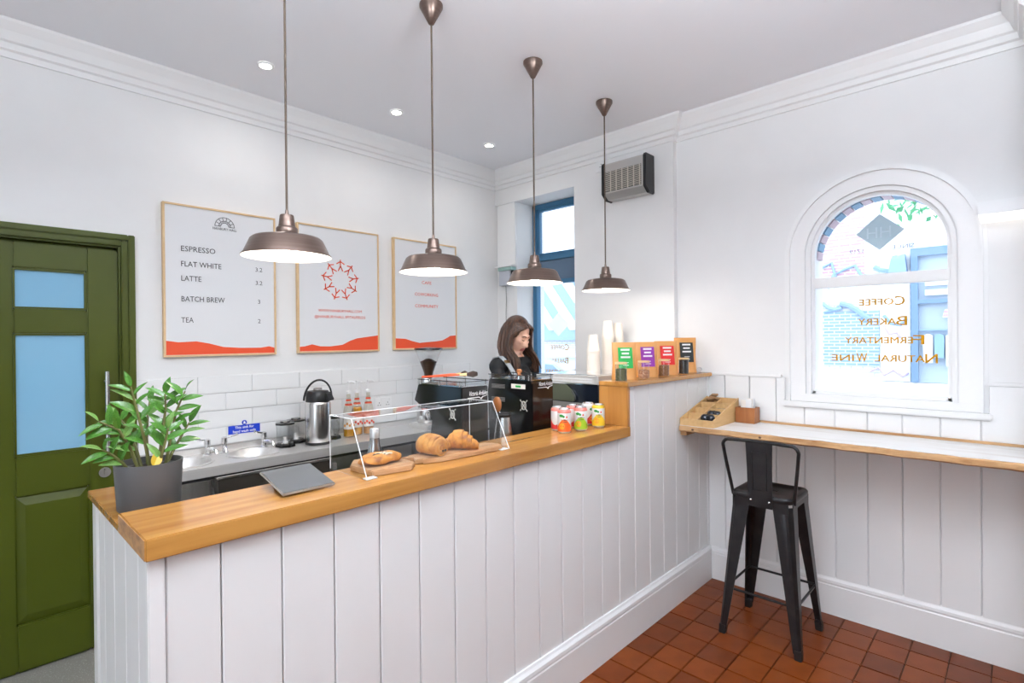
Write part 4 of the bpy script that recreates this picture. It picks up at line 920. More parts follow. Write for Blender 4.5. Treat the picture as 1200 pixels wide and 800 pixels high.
# drink cans
def can(x, y, base, top, rz, label, z=TZ):
    t = thing('drink_can', (x,y,z), label, 'can', 'drink cans on the oak counter'); c=(x,y,z+.0005)
    MB().lathe([(0,.003),(.024,.0),(.028,.002),(.033,.010),(.033,.103),(.030,.110),(.0275,.114)],c,28).build('can_body', M['can'], t, True)
    MB().lathe([(.0275,.113),(.0285,.1155),(.0275,.117),(.025,.113),(0,.112)],c,28).build('can_rim', M['chrome'], t, True)
    MB().lathe([(.0334,.098),(.0334,.1035),(.0303,.1105),(.0278,.1135)],c,28).build('colour_neck', M[top], t, True)
    mb = MB(); n = 32; lo = []; hi = []
    for k in range(n):
        a = 2*math.pi*k/n; h_ = .050 + .020*math.cos(2*(a-rz))
        lo.append((x+.0333*math.cos(a),y+.0333*math.sin(a),z+.010)); hi.append((x+.0333*math.cos(a),y+.0333*math.sin(a),z+h_))
    mb.rings([lo,hi],False).build('colour_band', M[base], t, True)
    def patch(a0, zc, wa, hz_, m, name):
        vs = []; n = 12
        vs.append((x+.0337*math.cos(rz+a0),y+.0337*math.sin(rz+a0),z+zc))
        for k in range(n):
            a = 2*math.pi*k/n; aa = rz+a0+wa*math.cos(a); vs.append((x+.0337*math.cos(aa),y+.0337*math.sin(aa),z+zc+hz_*math.sin(a)))
        MB().add(vs,[(0,1+k,1+(k+1)%n) for k in range(n)]).build(name, M[m], t)
    patch(-.35,.036,.42,.015,'fruit','fruit_print'); patch(.35,.030,.35,.013,base if base!='can_g' else 'can_g','fruit_print')
    patch(-.45,.086,.32,.007,'leaf_p','leaf_print'); patch(-.1,.082,.16,.006,'leaf_p','leaf_print'); patch(.35,.080,.12,.005,'red','star_print')
    patch(.05,.066,.55,.0022,'ink','name_line'); patch(.1,.057,.35,.0016,'ink','name_line')
fc = R(218)
can(2.040,1.600,'can_o','can_pk',fc,'orange and white drink can nearest the pastry case')
can(2.149,1.583,'can_g','can_pk',fc,'green and white drink can between the orange and yellow cans')
can(2.290,1.574,'can_y','can_y',fc,'yellow drink can with yellow rim by the oak end panel')
can(2.078,1.672,'can_r','can_pk',fc+1.2,'red drink can behind the orange one')
can(2.190,1.662,'can_r','can_pk',fc+1.2,'dark red drink can behind the green one')
can(2.312,1.655,'can_r','can',fc+1.0,'red and white drink can behind the yellow one')
# tea pouches and sample jars on the raised ledge
LZ = 1.3515
def bag(x, y, rz, w_, h_, lab, nm):
    t = thing('paper_pouch', (x,y,LZ), 'kraft paper tea pouch with '+nm+' label on the raised ledge', 'pouch', 'tea pouches on the ledge', rz)
    rs = []; n = 9
    for k in range(n):
        s = k/(n-1); z = h_*s; d_ = .034*(1-s)**.6+.0025; ww = w_/2*(1-.05*math.sin(math.pi*s)); 
        if k == n-1: ww *= .985
        row = []
        for j in range(20):
            a = 2*math.pi*j/20; c_, s_ = math.cos(a), math.sin(a)
            row.append((ww*abs(c_)**.5*(1 if c_>0 else -1), d_*abs(s_)**.7*(1 if s_>0 else -1) + .004*math.sin(5*s+a), z))
        rs.append(row)
    b_ = MB().rings(rs).build('pouch_body', M['kraft'], t, True, local=True)
    yo = lambda s: -(.034*(1-s)**.6+.0025)-.0045
    z0, z1 = h_*.30, h_*.86; lw_ = w_*.30
    vs = [(-lw_,yo(z0/h_),z0),(lw_,yo(z0/h_),z0),(lw_,yo(.58),h_*.58),(-lw_,yo(.58),h_*.58),(lw_,yo(z1/h_),z1),(-lw_,yo(z1/h_),z1)]
    l = MB().add(vs,[(0,1,2,3),(3,2,4,5)]).build('label', M[lab], t, local=True)
    for k,(fz2,fw) in enumerate(((.80,.62),(.70,.5),(.60,.66),(.47,.4),(.40,.4))):
        z = h_*fz2; yy = yo(fz2)-.0012
        MB().box(-lw_*fw,lw_*fw,yy,yy+.0006,z-.005,z+.005 if k<3 else z-.002).build('print_line', M['white_ink'], l, local=True)
for x,y,w_,h_,lab,nm in ((2.580,1.600,.138,.205,'g_lab','green'),(2.805,1.590,.138,.205,'p_lab','purple'),(3.045,1.590,.148,.208,'r_lab','red'),(3.325,1.598,.150,.228,'k_lab','black')):
    bag(x, y, R(-38) if nm!='black' else R(-40), w_, h_, lab, nm)
for i,(x,y,m,nm) in enumerate(((2.414,1.514,'tea_g','green loose tea'),(2.640,1.510,'tea_r','pink and brown loose tea'),(2.878,1.514,'tea_b','brown loose tea'),(3.140,1.518,'tea_k','black loose tea'))):
    t = thing('sample_jar', (x,y,LZ), 'small glass jar of '+nm+' with bamboo lid on the raised ledge', 'jar', 'sample jars on the ledge'); c=(x,y,LZ)
    MB().lathe([(0,.0005),(.030,.0005),(.031,.004),(.031,.094),(.0292,.094),(.0292,.005),(0,.004)],c,28).build('glass', M['clear'], t, True)
    fh = (.066,.050,.066,.086)[i]
    MB().lathe([(0,.005),(.0288,.005),(.0288,fh),(.015,fh+.004),(0,fh+.002)],c,24).build('tea', M[m], t, True)
    MB().lathe([(0,.093),(.032,.093),(.032,.101),(.031,.103),(0,.103)],c,28).build('lid', M['lid'], t, True)
tag(MB().cyl((3.36,1.52,LZ+.0165),(3.425,1.545,LZ+.0165),.016,n=18).build('paper_roll', mat('grey_paper',(.45,.44,.45),.6), smooth=True),'grey paper roll lying at the wall end of the raised ledge','roll')

# ------------------------------------------------------------------ coffee machines behind the counter
BZ = .9305
def emblem(t, o, xd, s):
    """crossed-staff oval badge"""
    xd = Vector(xd); o = Vector(o); nd = xd.cross(Z1)
    pt = lambda a,b: o + xd*a*s + Z1*b*s + nd*.001
    b_ = MB().tube([pt(.62*math.cos(a),.85*math.sin(a)) for a in [2*math.pi*k/24 for k in range(24)]],.0016,5,loop=True)
    b_.tube([pt(.36*math.cos(a),.80*math.sin(a)) for a in [2*math.pi*k/24 for k in range(24)]],.0012,5,loop=True)
    for sx in (1,-1):
        b_.tube([pt(-.85*sx,-1),pt(.85*sx,1)],.0019,5)
        for e in (1,-1): b_.ball(pt(.85*sx*e,e),.0035,8,6)
    for k in range(-3,4): b_.tube([pt(-.55,.2*k),pt(.55,.2*k)],.0007,4)
    return b_.build('badge', mat('badge_silver',(.62,.58,.53),.3,.6) if 'badge_silver' not in bpy.data.materials else bpy.data.materials['badge_silver'], t, True)
def script(t, o, w_):
    """signature with a swoosh below, on a face looking towards -Y"""
    a = text('Victoria Arduino', .030, M['white_ink'], t, o, (1,0,0), (.28,0,1), name='signature', width=w_, bold=.0004)
    x, y, z = o
    MB().tube([(x-.006,y-.001,z-.010),(x+w_*.55,y-.001,z-.010),(x+w_*.66,y-.001,z-.018),(x+w_*.74,y-.001,z-.009),(x+w_,y-.001,z-.004)],[.0012,.0022,.0028,.002,.001],6).build('swoosh', M['white_ink'], t, True)
def gallery(t, x0, x1, y0, y1, z):
    MB().box(x0+.004,x1-.004,y0+.004,y1-.004,z,z+.004).build('top_tray', M['chrome'], t, bevel=.001)
    g_ = MB(); h_ = .022
    for b_ in ((x0,x0+.003,y0,y1),(x1-.003,x1,y0,y1),(x0+.003,x1-.003,y0,y0+.003),(x0+.003,x1-.003,y1-.003,y1)): g_.box(*b_,z,z+h_)
    g_.build('clear_guard', M['acrylic'], t)
    r_ = MB().box(x0-.002,x0+.006,y0-.002,y1+.004,z+h_,z+h_+.004).box(x1-.006,x1+.002,y0-.002,y1+.004,z+h_,z+h_+.004).box(x0+.006,x1-.006,y0-.002,y0+.005,z+h_,z+h_+.003)
    r_.build('guard_rail', M['black'], t)
    for x in (x0+.001,x1-.001):
        for k in range(3): MB().cyl((x,y0+(y1-y0)*(.05+.45*k),z),(x,y0+(y1-y0)*(.05+.45*k),z+h_+.006),.0028,n=8).build('guard_post', M['chrome'], t, True)
k1 = thing('black_grinder', (1.687,2.0,BZ), 'black coffee grinder with angled nose behind the pastry case', 'grinder')
prof = [(1.85,BZ),(1.85,1.36),(2.182,1.36),(2.216,1.277),(2.176,1.258),(2.092,1.230),(2.074,1.19),(2.085,1.13),(2.112,1.08),(2.112,BZ)]
MB().prism(prof,'x',1.603,1.771).build('body', M['black'], k1, bevel=.004)
gallery(k1, 1.603, 1.771, 1.85, 2.178, 1.3605)
emblem(k1, (1.6022,1.915,1.232), -Y1, .024)
script(k1, (1.645,1.8492,1.318), .118)
k2 = thing('black_grinder', (2.11,1.95,BZ), 'black coffee grinder with white sticker in front of the barista', 'grinder')
MB().prism([(1.80,BZ),(1.80,1.366),(2.108,1.366),(2.120,1.30),(2.108,1.0),(2.108,BZ)],'x',2.023,2.200).build('body', M['black'], k2, bevel=.004)
MB().box(2.03,2.193,1.794,1.7995,BZ+.05,1.35).build('gloss_front', mat('dark_bronze_gloss',(.02,.012,.009),.16,.3), k2, bevel=.002)
gallery(k2, 2.023, 2.200, 1.80, 2.106, 1.3665)
emblem(k2, (2.0222,1.849,1.238), -Y1, .026)
script(k2, (2.075,1.7935,1.338), .112)
MB().box(2.0205,2.0228,1.838,1.936,1.322,1.346).build('sticker', M['label_w'], k2)
MB().box(2.0198,2.0206,1.868,1.905,1.329,1.339).build('sticker_print', M['g_lab'], k2)
for z in (1.318,1.248):
    for k in range(4): MB().box(2.0212,2.0228,1.985,2.085,z+.006*k,z+.006*k+.003).build('vent_slot', M['grey'], k2)
# things lying on the grinder guards
def brush(a, b_, label, m='red'):
    a, b_ = Vector(a), Vector(b_); t = thing('cleaning_brush', a, label, 'brush', 'brushes on the black grinder')
    d_ = b_-a
    MB().tube([a,a+d_*.5,a+d_*.72],[.004,.0055,.004],8).build('handle', M[m], t, True)
    MB().cyl(a+d_*.70,a+d_*.84,.006,.008,8).build('ferrule', M['lid'], t, True)
    MB().tube([a+d_*.83,a+d_*.93,b_],[.009,.016,.010],10).build('bristles', mat('dark_bristle',(.035,.02,.015),.8) if 'dark_bristle' not in bpy.data.materials else bpy.data.materials['dark_bristle'], t, True)
gz = 1.3935
brush((1.615,2.165,gz+.002),(1.745,1.90,gz+.020),'red handled brush lying across the black grinder, nearest the hopper')
brush((1.675,2.15,gz+.004),(1.757,1.985,gz+.018),'shorter red handled brush lying on the same black grinder')
tm_ = thing('coffee_tamper', (2.11,1.96,1.371), 'brown tamper standing on the grinder in front of the barista', 'tamper')
MB().lathe([(0,0),(.029,0),(.029,.010),(.012,.016),(0,.016)],(2.11,1.96,1.371),24).build('steel_base', M['chrome'], tm_, True)
MB().lathe([(.010,.016),(.008,.022),(.014,.032),(.015,.040),(.010,.046),(0,.047)],(2.11,1.96,1.371),20).build('handle', M['walnut'], tm_, True)
sv = thing('steel_server', (1.885,1.86,BZ), 'grey steel coffee jug with dark lid between the two black grinders', 'jug')
MB().lathe([(0,0),(.062,0),(.064,.004),(.055,.12),(.036,.255),(.034,.265),(0,.265)],(1.885,1.86,BZ),28).build('jug_body', M['steel_v'], sv, True)
MB().lathe([(.037,.264),(.038,.276),(.030,.284),(0,.285)],(1.885,1.86,BZ),24).build('lid', M['black_s'], sv, True)
MB().ball((1.865,1.885,BZ+.325),(.012,.030,.040),12,10).build('wooden_knob', M['walnut'], sv, True)
MB().tube([(1.865,1.885,BZ+.30),(1.87,1.87,BZ+.28)],.006,8).build('knob_stem', M['chrome'], sv, True)
# espresso machine behind the raised ledge
em_ = thing('espresso_machine', (2.9,2.0,BZ), 'steel and dark blue espresso machine behind the raised ledge', 'espresso machine')
ex0, ex1, ey0, ey1 = 2.55, 3.28, 1.76, 2.20
MB().box(ex0+.004,ex1,ey0,ey1-.1,BZ+.03,1.312).build('body', M['navy'], em_, bevel=.006)
MB().box(ex0-.004,ex1,ey0-.01,ey1+.02,1.313,1.362).build('top_housing', M['steel'], em_, bevel=.004)
for z in (1.338,1.322):
    MB().box(ex0-.0055,ex0-.0042,1.79,2.10,z,z+.008).build('vent_slot', M['white'], em_)
MB().box(ex0-.0058,ex0-.003,ey0-.01,ey1+.02,1.308,1.314).build('chrome_strip', M['chrome'], em_)
MB().prism([(1.912,1.215),(1.912,1.238),(1.935,1.272),(1.985,1.306),(2.16,1.306),(2.16,1.205),(1.925,1.205)],'x',ex0-.010,ex0+.003).build('side_reflection', M['olive'], em_, bevel=.003)  # olive shape stands in for a reflection on the machine's side
MB().tube([(ex0-.011,1.912,1.208),(ex0-.011,1.912,1.238),(ex0-.011,1.935,1.272)],.003,6).build('side_trim', M['chrome'], em_, True)
MB().prism([(1.76,BZ+.03),(1.74,1.20),(2.15,1.20),(2.15,BZ+.03)],'x',ex0-.006,ex0+.003).build('lower_side', M['grey'], em_, bevel=.003)
for x in (2.72,3.05):
    gh = MB().cyl((x,2.14,1.22),(x,2.14,1.312),.038,n=20).build('group_head', M['chrome'], em_, True)
    MB().cyl((x,2.14,1.185),(x,2.14,1.219),.034,n=20).build('portafilter', M['chrome'], em_, True)
    MB().tube([(x,2.17,1.20),(x,2.26,1.19),(x,2.31,1.18)],[.010,.013,.011],10).build('portafilter_handle', M['black_s'], em_, True)
MB().box(ex0+.03,ex1-.03,2.03,2.24,BZ+.03,BZ+.075).build('drip_tray', M['steel'], em_, bevel=.003)
for x in (ex0+.05,ex1-.05):
    for y in (1.78,2.10): MB().cyl((x,y,BZ),(x,y,BZ+.03),.02,n=14).build('foot', M['black_s'], em_, True)
MB().box(ex0+.02,ex1-.02,ey0+.02,ey1-.02,1.3622,1.366).build('cup_tray', M['chrome'], em_)
cupm = mesh_of(MB().lathe([(.0290,.108),(.0290,.1055),(.0415,.004),(.0455,.0045),(.0455,0),(.041,0),(.0405,.004),(.0275,.104),(0,.104)],(0,0,0),24), M['cup'], True)
me2 = MB().lathe([(0,.1052),(.0275,.1052),(.0285,.1078)],(0,0,0),24)
ORD = 'first second third fourth fifth sixth seventh eighth ninth tenth eleventh twelfth thirteenth fourteenth fifteenth sixteenth seventeenth eighteenth nineteenth twentieth'.split()
for si,(x,y,n,w_) in enumerate(((2.858,2.0,12,'shortest stack, beside the window'),(3.107,2.05,20,'tallest stack in the middle'),(3.232,2.05,19,'rear stack behind the tea pouches'))):
    for k in range(n):
        o = bpy.data.objects.new('paper_cup', cupm); COL.objects.link(o); o.location = (x+random.uniform(-.0006,.0006), y, 1.3665+.0118*k)
        pos = 'top' if k == n-1 else 'bottom' if k == 0 else None
        tag(o, (('upturned paper cup on %s of the %s' % (pos, w_)) if pos else 'upturned paper cup, %s from the top of the %s' % (ORD[n-1-k], w_)), 'cup', 'paper cups in the '+w_.split(',')[0])

# ------------------------------------------------------------------ the barista
def remeshed(mb, vox, smooth_it, name):
    me = bpy.data.meshes.new(name); me.from_pydata(mb.v, [], mb.f)
    bm = bmesh.new(); bm.from_mesh(me); bmesh.ops.recalc_face_normals(bm, faces=bm.faces); bm.to_mesh(me); bm.free()
    o = bpy.data.objects.new(name, me); COL.objects.link(o)
    m = o.modifiers.new('r','REMESH'); m.mode = 'VOXEL'; m.voxel_size = vox; m.use_smooth_shade = True
    m = o.modifiers.new('s','SMOOTH'); m.iterations = smooth_it; m.factor = .5
    dg = bpy.context.evaluated_depsgraph_get(); dg.update()
    out = bpy.data.meshes.new_from_object(o.evaluated_get(dg)); bpy.data.objects.remove(o); bpy.data.meshes.remove(me)
    return out
PX, PY = 2.745, 2.60
fy = R(273)                                   # faces the counter
F_ = Vector((math.cos(fy), math.sin(fy), 0)); Rt = Vector((F_.y, -F_.x, 0))      # her right
pd = R(24); HF = (F_*math.cos(pd) - Z1*math.sin(pd)); HU = (Z1*math.cos(pd) + F_*math.sin(pd)); HR = HF.cross(HU)
base = Vector((PX, PY, 0))
B = lambda r, f, z: base + Rt*r + F_*f + Z1*z
HC = Vector((PX+.012, PY-.03, 1.605))           # head centre
Hd = lambda r, f, u: HC + HR*r + HF*f + HU*u
m3h = Matrix((HR, HF, HU)).transposed(); m3b = Matrix((Rt, F_, Z1)).transposed()
b = MB()
# torso
b.ball(B(0,.0,1.27),(.165,.105,.17),18,12,m3b).ball(B(0,-.01,1.12),(.140,.10,.17),18,12,m3b).ball(B(0,-.01,.96),(.165,.115,.15),18,12,m3b)
b.ball(B(0,.03,1.30),(.13,.095,.11),16,10,m3b)
b.cyl(B(-.15,-.005,1.405),B(.15,-.005,1.405),.058,n=14).ball(B(.165,-.005,1.392),.062).ball(B(-.165,-.005,1.392),.062)
b.cyl(B(0,.0,1.40),HC-HU*.06-HF*.02,.058,.050,14)
b.cyl(B(-.10,0,1.42),B(0,0,1.47),.045,.045,10).cyl(B(.10,0,1.42),B(0,0,1.47),.045,.045,10)
for s in (1,-1):
    sh, el, wr_ = B(.172*s,0,1.385), B(.225*s,.06,1.13), B(.13*s,.30,1.175)
    if s < 0: el, wr_ = B(-.225,.07,1.13), B(-.10,.28,1.19)
    b.cyl(sh,el,.050,.040,12).ball(el,.041).cyl(el,wr_,.039,.026,12)
    hd_ = (wr_-el).normalized(); pl_ = wr_+hd_*.045
    b.ball(pl_,(.034,.045,.018),12,8,Matrix((Rt,hd_,Z1)).transposed()); b.cyl(wr_-hd_*.01,pl_,.024,.024,10)
    for k,(off,L2) in enumerate(((-.026,.062),(-.009,.072),(.009,.068),(.025,.054))):
        p0 = pl_+Rt*off+hd_*.03; p1 = p0+hd_*L2*.5-Z1*.008; p2 = p1+hd_*L2*.3-Z1*.026
        b.cyl(p0,p1,.0095,.009,8).ball(p1,.0092,8,6).cyl(p1,p2,.009,.0075,8).ball(p2,.0078,8,6)
    p0 = pl_-Rt*s*.022-hd_*.01; p1 = p0-Rt*s*.024+hd_*.03-Z1*.006; p2 = p1+hd_*.028-Z1*.012-Rt*s*.002
    b.cyl(p0,p1,.012,.010,8).ball(p1,.0102,8,6).cyl(p1,p2,.010,.0085,8).ball(p2,.0087,8,6)
    hp_, kn, an = B(.088*s,-.01,.90), B(.095*s,.015,.50), B(.10*s,-.02,.09)
    b.cyl(hp_,kn,.085,.057,14).ball(kn,.058).cyl(kn,an,.055,.036,12).ball(an,.038)
    b.ball(B(.105*s,.06,.045),(.043,.125,.045),14,10,m3b)
# head
b.ball(Hd(0,-.018,.035),(.073,.090,.085),20,14,m3h).ball(Hd(0,.022,-.030),(.060,.066,.082),20,14,m3h)
b.ball(Hd(0,.058,-.098),(.024,.024,.020),12,8,m3h).cyl(Hd(-.04,.02,-.07),Hd(0,.058,-.098),.022,.018,10).cyl(Hd(.04,.02,-.07),Hd(0,.058,-.098),.022,.018,10)
b.cyl(Hd(0,.076,.008),Hd(0,.100,-.036),.008,.0125,10).ball(Hd(0,.101,-.040),(.0135,.012,.010),10,8,m3h).ball(Hd(.011,.090,-.043),.008,8,6).ball(Hd(-.011,.090,-.043),.008,8,6)
b.cyl(Hd(-.036,.072,.020),Hd(.036,.072,.020),.011,n=10).ball(Hd(.036,.062,-.022),(.020,.018,.018),10,8,m3h).ball(Hd(-.036,.062,-.022),(.020,.018,.018),10,8,m3h)
b.ball(Hd(0,.080,-.066),(.022,.010,.0075),12,8,m3h).ball(Hd(0,.077,-.078),(.018,.010,.008),12,8,m3h)
b.ball(Hd(.022,.068,.000),(.014,.012,.009),10,8,m3h).ball(Hd(-.022,.068,.000),(.014,.012,.009),10,8,m3h)
b.ball(Hd(.073,-.012,-.015),(.010,.018,.030),10,8,m3h).ball(Hd(-.073,-.012,-.015),(.010,.018,.030),10,8,m3h)
me = remeshed(b, .0062, 2, 'person')
pr_ = bpy.data.objects.new('person', me); COL.objects.link(pr_); ORG[pr_] = Vector()
me.materials.clear()
for m in ('skin','knit','jeans','black_s','lips'): me.materials.append(M[m])
for q in me.polygons:
    c = q.center; l = c-HC; i = 0
    if c.z < .095: i = 3
    elif c.z < .98: i = 2
    elif (c.z < 1.452 and l.length > .115) or (c.z < 1.53 and (abs((c-base).dot(Rt)) > .062 or (c-base).dot(F_) < -.02) and l.length > .10):
        i = 1
        for s, el, wr_ in ((1,B(.225,.06,1.13),B(.13,.30,1.175)),(-1,B(-.225,.07,1.13),B(-.10,.28,1.19))):
            if (c-wr_).dot((wr_-el).normalized()) > -.015 and (c-wr_).length < .2: i = 0
    else:
        r_, f2, u_ = l.dot(HR), l.dot(HF), l.dot(HU)
        if abs(r_) < .021 and f2 > .070 and -.085 < u_ < -.060: i = 4
    q.material_index = i
me.polygons.foreach_set('use_smooth',[True]*len(me.polygons))
tag(pr_, 'person in a black top with long brown hair looking down behind the coffee machines', 'person')
def surf_arc(pts, r0, name, m):
    MB().tube([Hd(*p) for p in pts], r0, 6).build(name, M[m], pr_, True)
for s in (1,-1):
    surf_arc([(.036*s,.0715,-.001),(.029*s,.0788,-.0052),(.021*s,.0808,-.0062),(.012*s,.0785,-.002)],[.0012,.0022,.0022,.001],'eyelash','dark_line')
    surf_arc([(.044*s,.0715,.018),(.034*s,.0815,.026),(.022*s,.0840,.026),(.011*s,.0840,.021)],[.0015,.0028,.0030,.002],'eyebrow','dark_line')
# hair: crown cap plus locks from a centre parting
h = MB()
h.ball(Hd(0,-.032,.042),(.092,.094,.094),22,16,m3h).ball(Hd(0,-.062,-.03),(.090,.062,.11),18,12,m3h)
random.seed(3)
for s in (1,-1):
    for k in range(30):
        a = k/29
        f0 = .062 - .135*a
        p0 = Hd(.006*s, f0, .118 - .45*abs(f0+.03)**1.35*1.6)
        side = .075+.012*random.random()
        p1 = Hd(s*(.050+.012*math.sin(a*3)), f0*.98+.004, .088-.12*max(0,f0))
        fr0 = .030 if s > 0 else .042
        p2 = Hd(s*(side+.008), fr0-.115*a, .020)
        p3 = HC + Rt*s*(side+.014+.014*random.random()) + F_*(fr0-.006-.115*a) + Z1*(-.085)
        dx, dy = random.uniform(-.012,.012), random.uniform(-.012,.012)
        if s > 0: p4 = HC + Rt*(.098+.030*a+dx) + F_*(.078-.12*a+dy) + Z1*(-.17)
        else: p4 = HC + Rt*(-.112-.035*a+dx) + F_*(.085-.11*a+dy) + Z1*(-.17)
        L2 = random.uniform(.06,.10)
        p5 = p4 + Z1*-L2 + Rt*s*random.uniform(-.022,.012) + F_*random.uniform(.0,.03)
        rr2 = .0125
        # smooth the lock through its control points
        ctl = [p0,p1,p2,p3,p4,p5]; pts = []
        for i in range(len(ctl)-1):
            a0 = ctl[max(i-1,0)]; a1 = ctl[i]; a2 = ctl[i+1]; a3 = ctl[min(i+2,5)]
            for q in range(3):
                t = q/3; pts.append(.5*((2*a1)+(-a0+a2)*t+(2*a0-5*a1+4*a2-a3)*t*t+(-a0+3*a1-3*a2+a3)*t**3))
        pts.append(p5); n = len(pts)
        h.tube(pts,[max(.0025, rr2*(.75 if i < 2 else 1)*(1-.72*max(0,(i-8)/(n-9)))) for i in range(n)],7,flat=.8)
h.build('hair', M['hair'], pr_, True)
# apron strap over the shoulder
pts = [B(.172,-.064,1.40),B(.166,-.030,1.452),B(.160,.015,1.462),B(.150,.058,1.428),B(.132,.095,1.37),B(.105,.118,1.30),B(.085,.118,1.22)]
sp_ = MB(); rs = []
for i,p_ in enumerate(pts):
    d_ = (pts[min(i+1,6)]-pts[max(i-1,0)]).normalized(); wv = Rt*.021; nv = d_.cross(Rt).normalized()*.003
    rs.append([p_-wv-nv,p_+wv-nv,p_+wv+nv,p_-wv+nv])
sk = sp_.rings(rs).build('apron_strap', M['strap'], pr_, True)
MB().obox(pts[3]+F_*.006,(.021,.005,.012),m3b @ Matrix.Rotation(.9,3,'X')).build('buckle', M['brass'], sk, bevel=.002)
ap_ = MB(); rs = []
for z,f2,w_ in ((1.24,.122,.10),(1.10,.112,.13),(.95,.125,.17),(.70,.13,.19),(.55,.12,.18)):
    rs.append([B(-w_,f2-.02,z),B(0,f2+.012,z),B(w_,f2-.02,z),B(w_,f2-.026,z),B(0,f2+.006,z),B(-w_,f2-.026,z)])
ap_.rings(rs).build('apron', M['strap'], pr_, True)

# ------------------------------------------------------------------ the street outside
EX = 8.5
struct(MB().box(3.8, 20, -25, 35, -.32, -.15).build('street_ground', M['pave']))
bd = thing('street_building', (EX,3,-.15), 'pale painted brick building across the street seen through the windows', 'building')
MB().box(EX,EX+.4,-6,16,-.15,7.5).build('wall', M['ext_pale'], bd)
MB().box(EX-.02,EX,1.52,2.7,2.30,5.5).build('pink_brick_bay', M['ext_pink'], bd)
MB().box(EX-.02,EX,1.35,2.6,1.17,1.92).build('blue_painted_bay', M['ext_blue'], bd)
MB().box(EX-.03,EX,1.02,1.34,.99,5.5).build('painted_pier', M['ext_white'], bd)
MB().box(EX-.05,EX,-1.5,2.8,.62,.98).build('plinth', M['ext_white'], bd)
sf = MB().box(EX-.045,EX-.0,-.8,1.0,.985,2.62).build('shop_back', M['shop_in'], bd)
for y0,y1,z0,z1 in ((.93,1.0,.99,2.579),(-.8,1.0,2.58,2.68),(-.8,.929,1.98,2.03),(.10,.16,.99,1.979)): MB().box(EX-.12,EX-.051,y0,y1,z0,z1).build('shopfront_bar', M['shop_blue'], bd)
MB().box(EX-.10,EX-.05,-.8,.93,1.64,1.655).build('clothes_rail', M['graf'], bd)
for z in (2.2,2.08): MB().box(EX-.10,EX-.05,.30,.86,z,z+.07).build('shelf_box', M['cloth_w'], bd)
for i,(y,m,l_) in enumerate(((.83,'cloth_w',.36),(.72,'cloth_b',.30),(.61,'cloth_w',.40),(.50,'cloth_b',.38),(.39,'cloth_w',.44),(.28,'cloth_w',.36))):
    tag(MB().rings([[(EX-.14,y-w_,z),(EX-.06,y-w_,z),(EX-.06,y+w_,z),(EX-.14,y+w_,z)] for z,w_ in ((1.60,.008),(1.575,.045),(1.52,.05),(1.60-l_,.045))]).build('hanging_shirt', M[m]),
        ('%s shirt hanging in the shop window across the street, %s on the rail' % ('white' if m=='cloth_w' else 'blue', ('first','second','third','fourth','fifth','sixth')[i])),'shirt','shirts in the shop window')
for (y,z,r2) in ((.62,1.86,.05),): 
    lp = thing('street_shop_lamp', (EX-.12,y,1.80), 'small pink lampshade hanging in the shop window across the street', 'lamp')
    MB().lathe([(.035,.10),(.05,.09),(.07,.0)],(EX-.12,y,1.80),16).build('shade', M['ext_pink'], lp, True); MB().cyl((EX-.12,y,1.90),(EX-.12,y,1.98),.005,n=6).build('cord', M['graf'], lp)
gf = [([(2.02,2.05),(1.95,1.98),(1.86,1.95),(1.78,1.97)],'graf',.025),([(1.80,2.03),(1.70,2.0),(1.60,1.93),(1.52,1.85),(1.45,1.80)],'graf',.035),([(2.0,1.92),(1.88,1.94),(1.82,2.0)],'graf',.012),
      ([(2.10,2.42),(2.02,2.55),(1.90,2.60),(1.86,2.44),(1.74,2.50),(1.62,2.54),(1.56,2.42),(1.52,2.36),(1.60,2.28)],'graf',.022),([(1.86,2.44),(1.90,2.34),(1.96,2.26)],'graf',.03),([(1.30,1.85),(1.22,1.74),(1.12,1.72),(1.06,1.80)],'graf',.02),
      ([(1.40,2.5),(1.34,2.45),(1.22,2.42),(1.16,2.50),(1.18,2.62)],'graf',.03),([(1.46,1.10),(1.36,1.16),(1.30,1.06),(1.2,1.13),(1.1,1.05),(1.04,1.1)],'graf_p',.014),([(1.30,1.72),(1.24,1.60),(1.16,1.62),(1.12,1.55)],'graf_p',.014)]
for P_,m,r2 in gf: MB().tube([(EX-.035,y,z) for y,z in P_],r2,6).build('graffiti_stroke', M[m], bd, True)
sg = MB().prism([(1.24,2.35),(1.20,2.58),(1.06,2.62),(1.04,2.40),(1.14,2.33)],'x',EX-.16,EX-.04).build('shop_sign', M['graf'], bd)
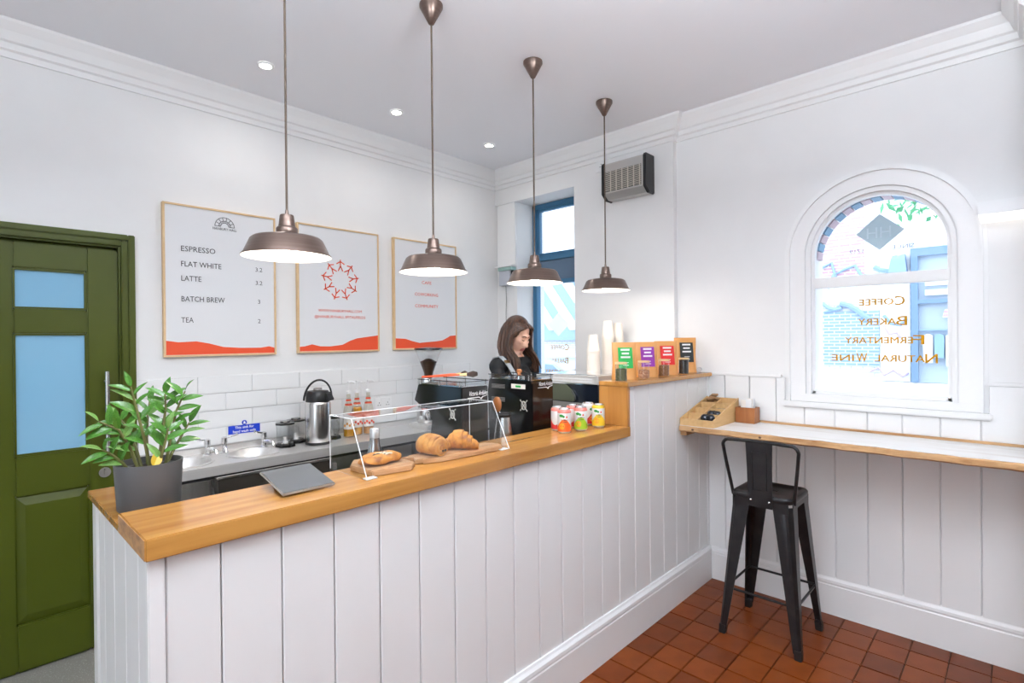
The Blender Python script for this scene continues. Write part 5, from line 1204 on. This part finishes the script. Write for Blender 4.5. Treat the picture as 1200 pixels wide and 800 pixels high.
# striped hoarding seen through the blue window
hd2 = thing('striped_hoarding', (EX-.2,7,-.15), 'blue street hoarding with white diagonal bands outside the blue window', 'hoarding')
MB().box(EX-.14,EX-.04,6.0,8.2,1.55,3.05).build('panel', M['hoard'], hd2)
for k in range(4):
    y0 = 7.9-.52*k
    MB().prism([(y0,3.05),(y0-.24,3.05),(y0-1.24,1.75),(y0-1.0,1.75)],'x',EX-.17,EX-.141).build('white_band', M['ext_white'], hd2)
for y in (6.05,8.15): MB().box(EX-.14,EX-.06,y-.05,y+.05,-.15,1.55).build('post', M['graf'], hd2)
MB().prism([(8.0,3.9),(7.2,4.5),(6.2,4.3),(6.2,4.42),(7.2,4.66),(8.0,4.1)],'x',EX-.15,EX-.0).build('brick_arch', M['ext_pink'], bd)
# parked car
cr = thing('parked_car', (7.0,5.6,-.15), 'pale blue parked car below the blue window', 'car')
cpf = [(4.0,.25),(4.0,.62),(4.35,.78),(4.75,.86),(5.25,1.22),(6.05,1.27),(6.7,1.05),(6.95,.82),(7.0,.25)]
MB().prism(cpf,'x',6.45,7.95).build('car_body', M['car'], cr, True, bevel=.05)
MB().prism([(4.85,.87),(5.28,1.17),(5.72,1.20),(5.72,.87)],'x',6.44,7.96).build('side_window', M['dark_glass'], cr)
MB().prism([(5.78,.87),(5.78,1.20),(6.05,1.20),(6.55,.98),(6.6,.87)],'x',6.44,7.96).build('side_window', M['dark_glass'], cr)
for y in (4.6,6.4):
    for x in (6.44,7.80): MB().cyl((x,y,.16),(x+.16,y,.16),.31,n=24).build('wheel', M['black_s'], cr, True)
# branch of a street tree
tr_ = thing('street_tree', (6.4,.62,-.15), 'thin leafy street tree at the upper right of the arched window', 'tree')
MB().tube([(6.4,-.6,-.15),(6.4,-.55,1.5),(6.38,-.35,2.6),(6.35,.0,3.2),(6.3,.5,3.1)],[.06,.05,.04,.025,.01],8).build('trunk', M['stem'], tr_, True)
lv = MB()
for k in range(280):
    t = random.random(); y = -.35+1.25*t+random.gauss(0,.06); z = 2.95-.12*t+random.gauss(0,.10) - (0.5*random.random()**2 if t < .45 else 0); x = 6.35+random.gauss(0,.10)
    a = Vector((random.uniform(-1,1),random.uniform(-1,1),random.uniform(-1,1))).normalized(); b_ = a.orthogonal().normalized(); s2 = random.uniform(.024,.044); q = Vector((x,y,z))
    lv.add([q-a*s2*1.6,q-b_*s2*.7,q+a*s2*1.6,q+b_*s2*.7],[(0,1,2,3)])
tag(lv.build('leaves', M['ext_leaf'], tr_), kind='stuff')
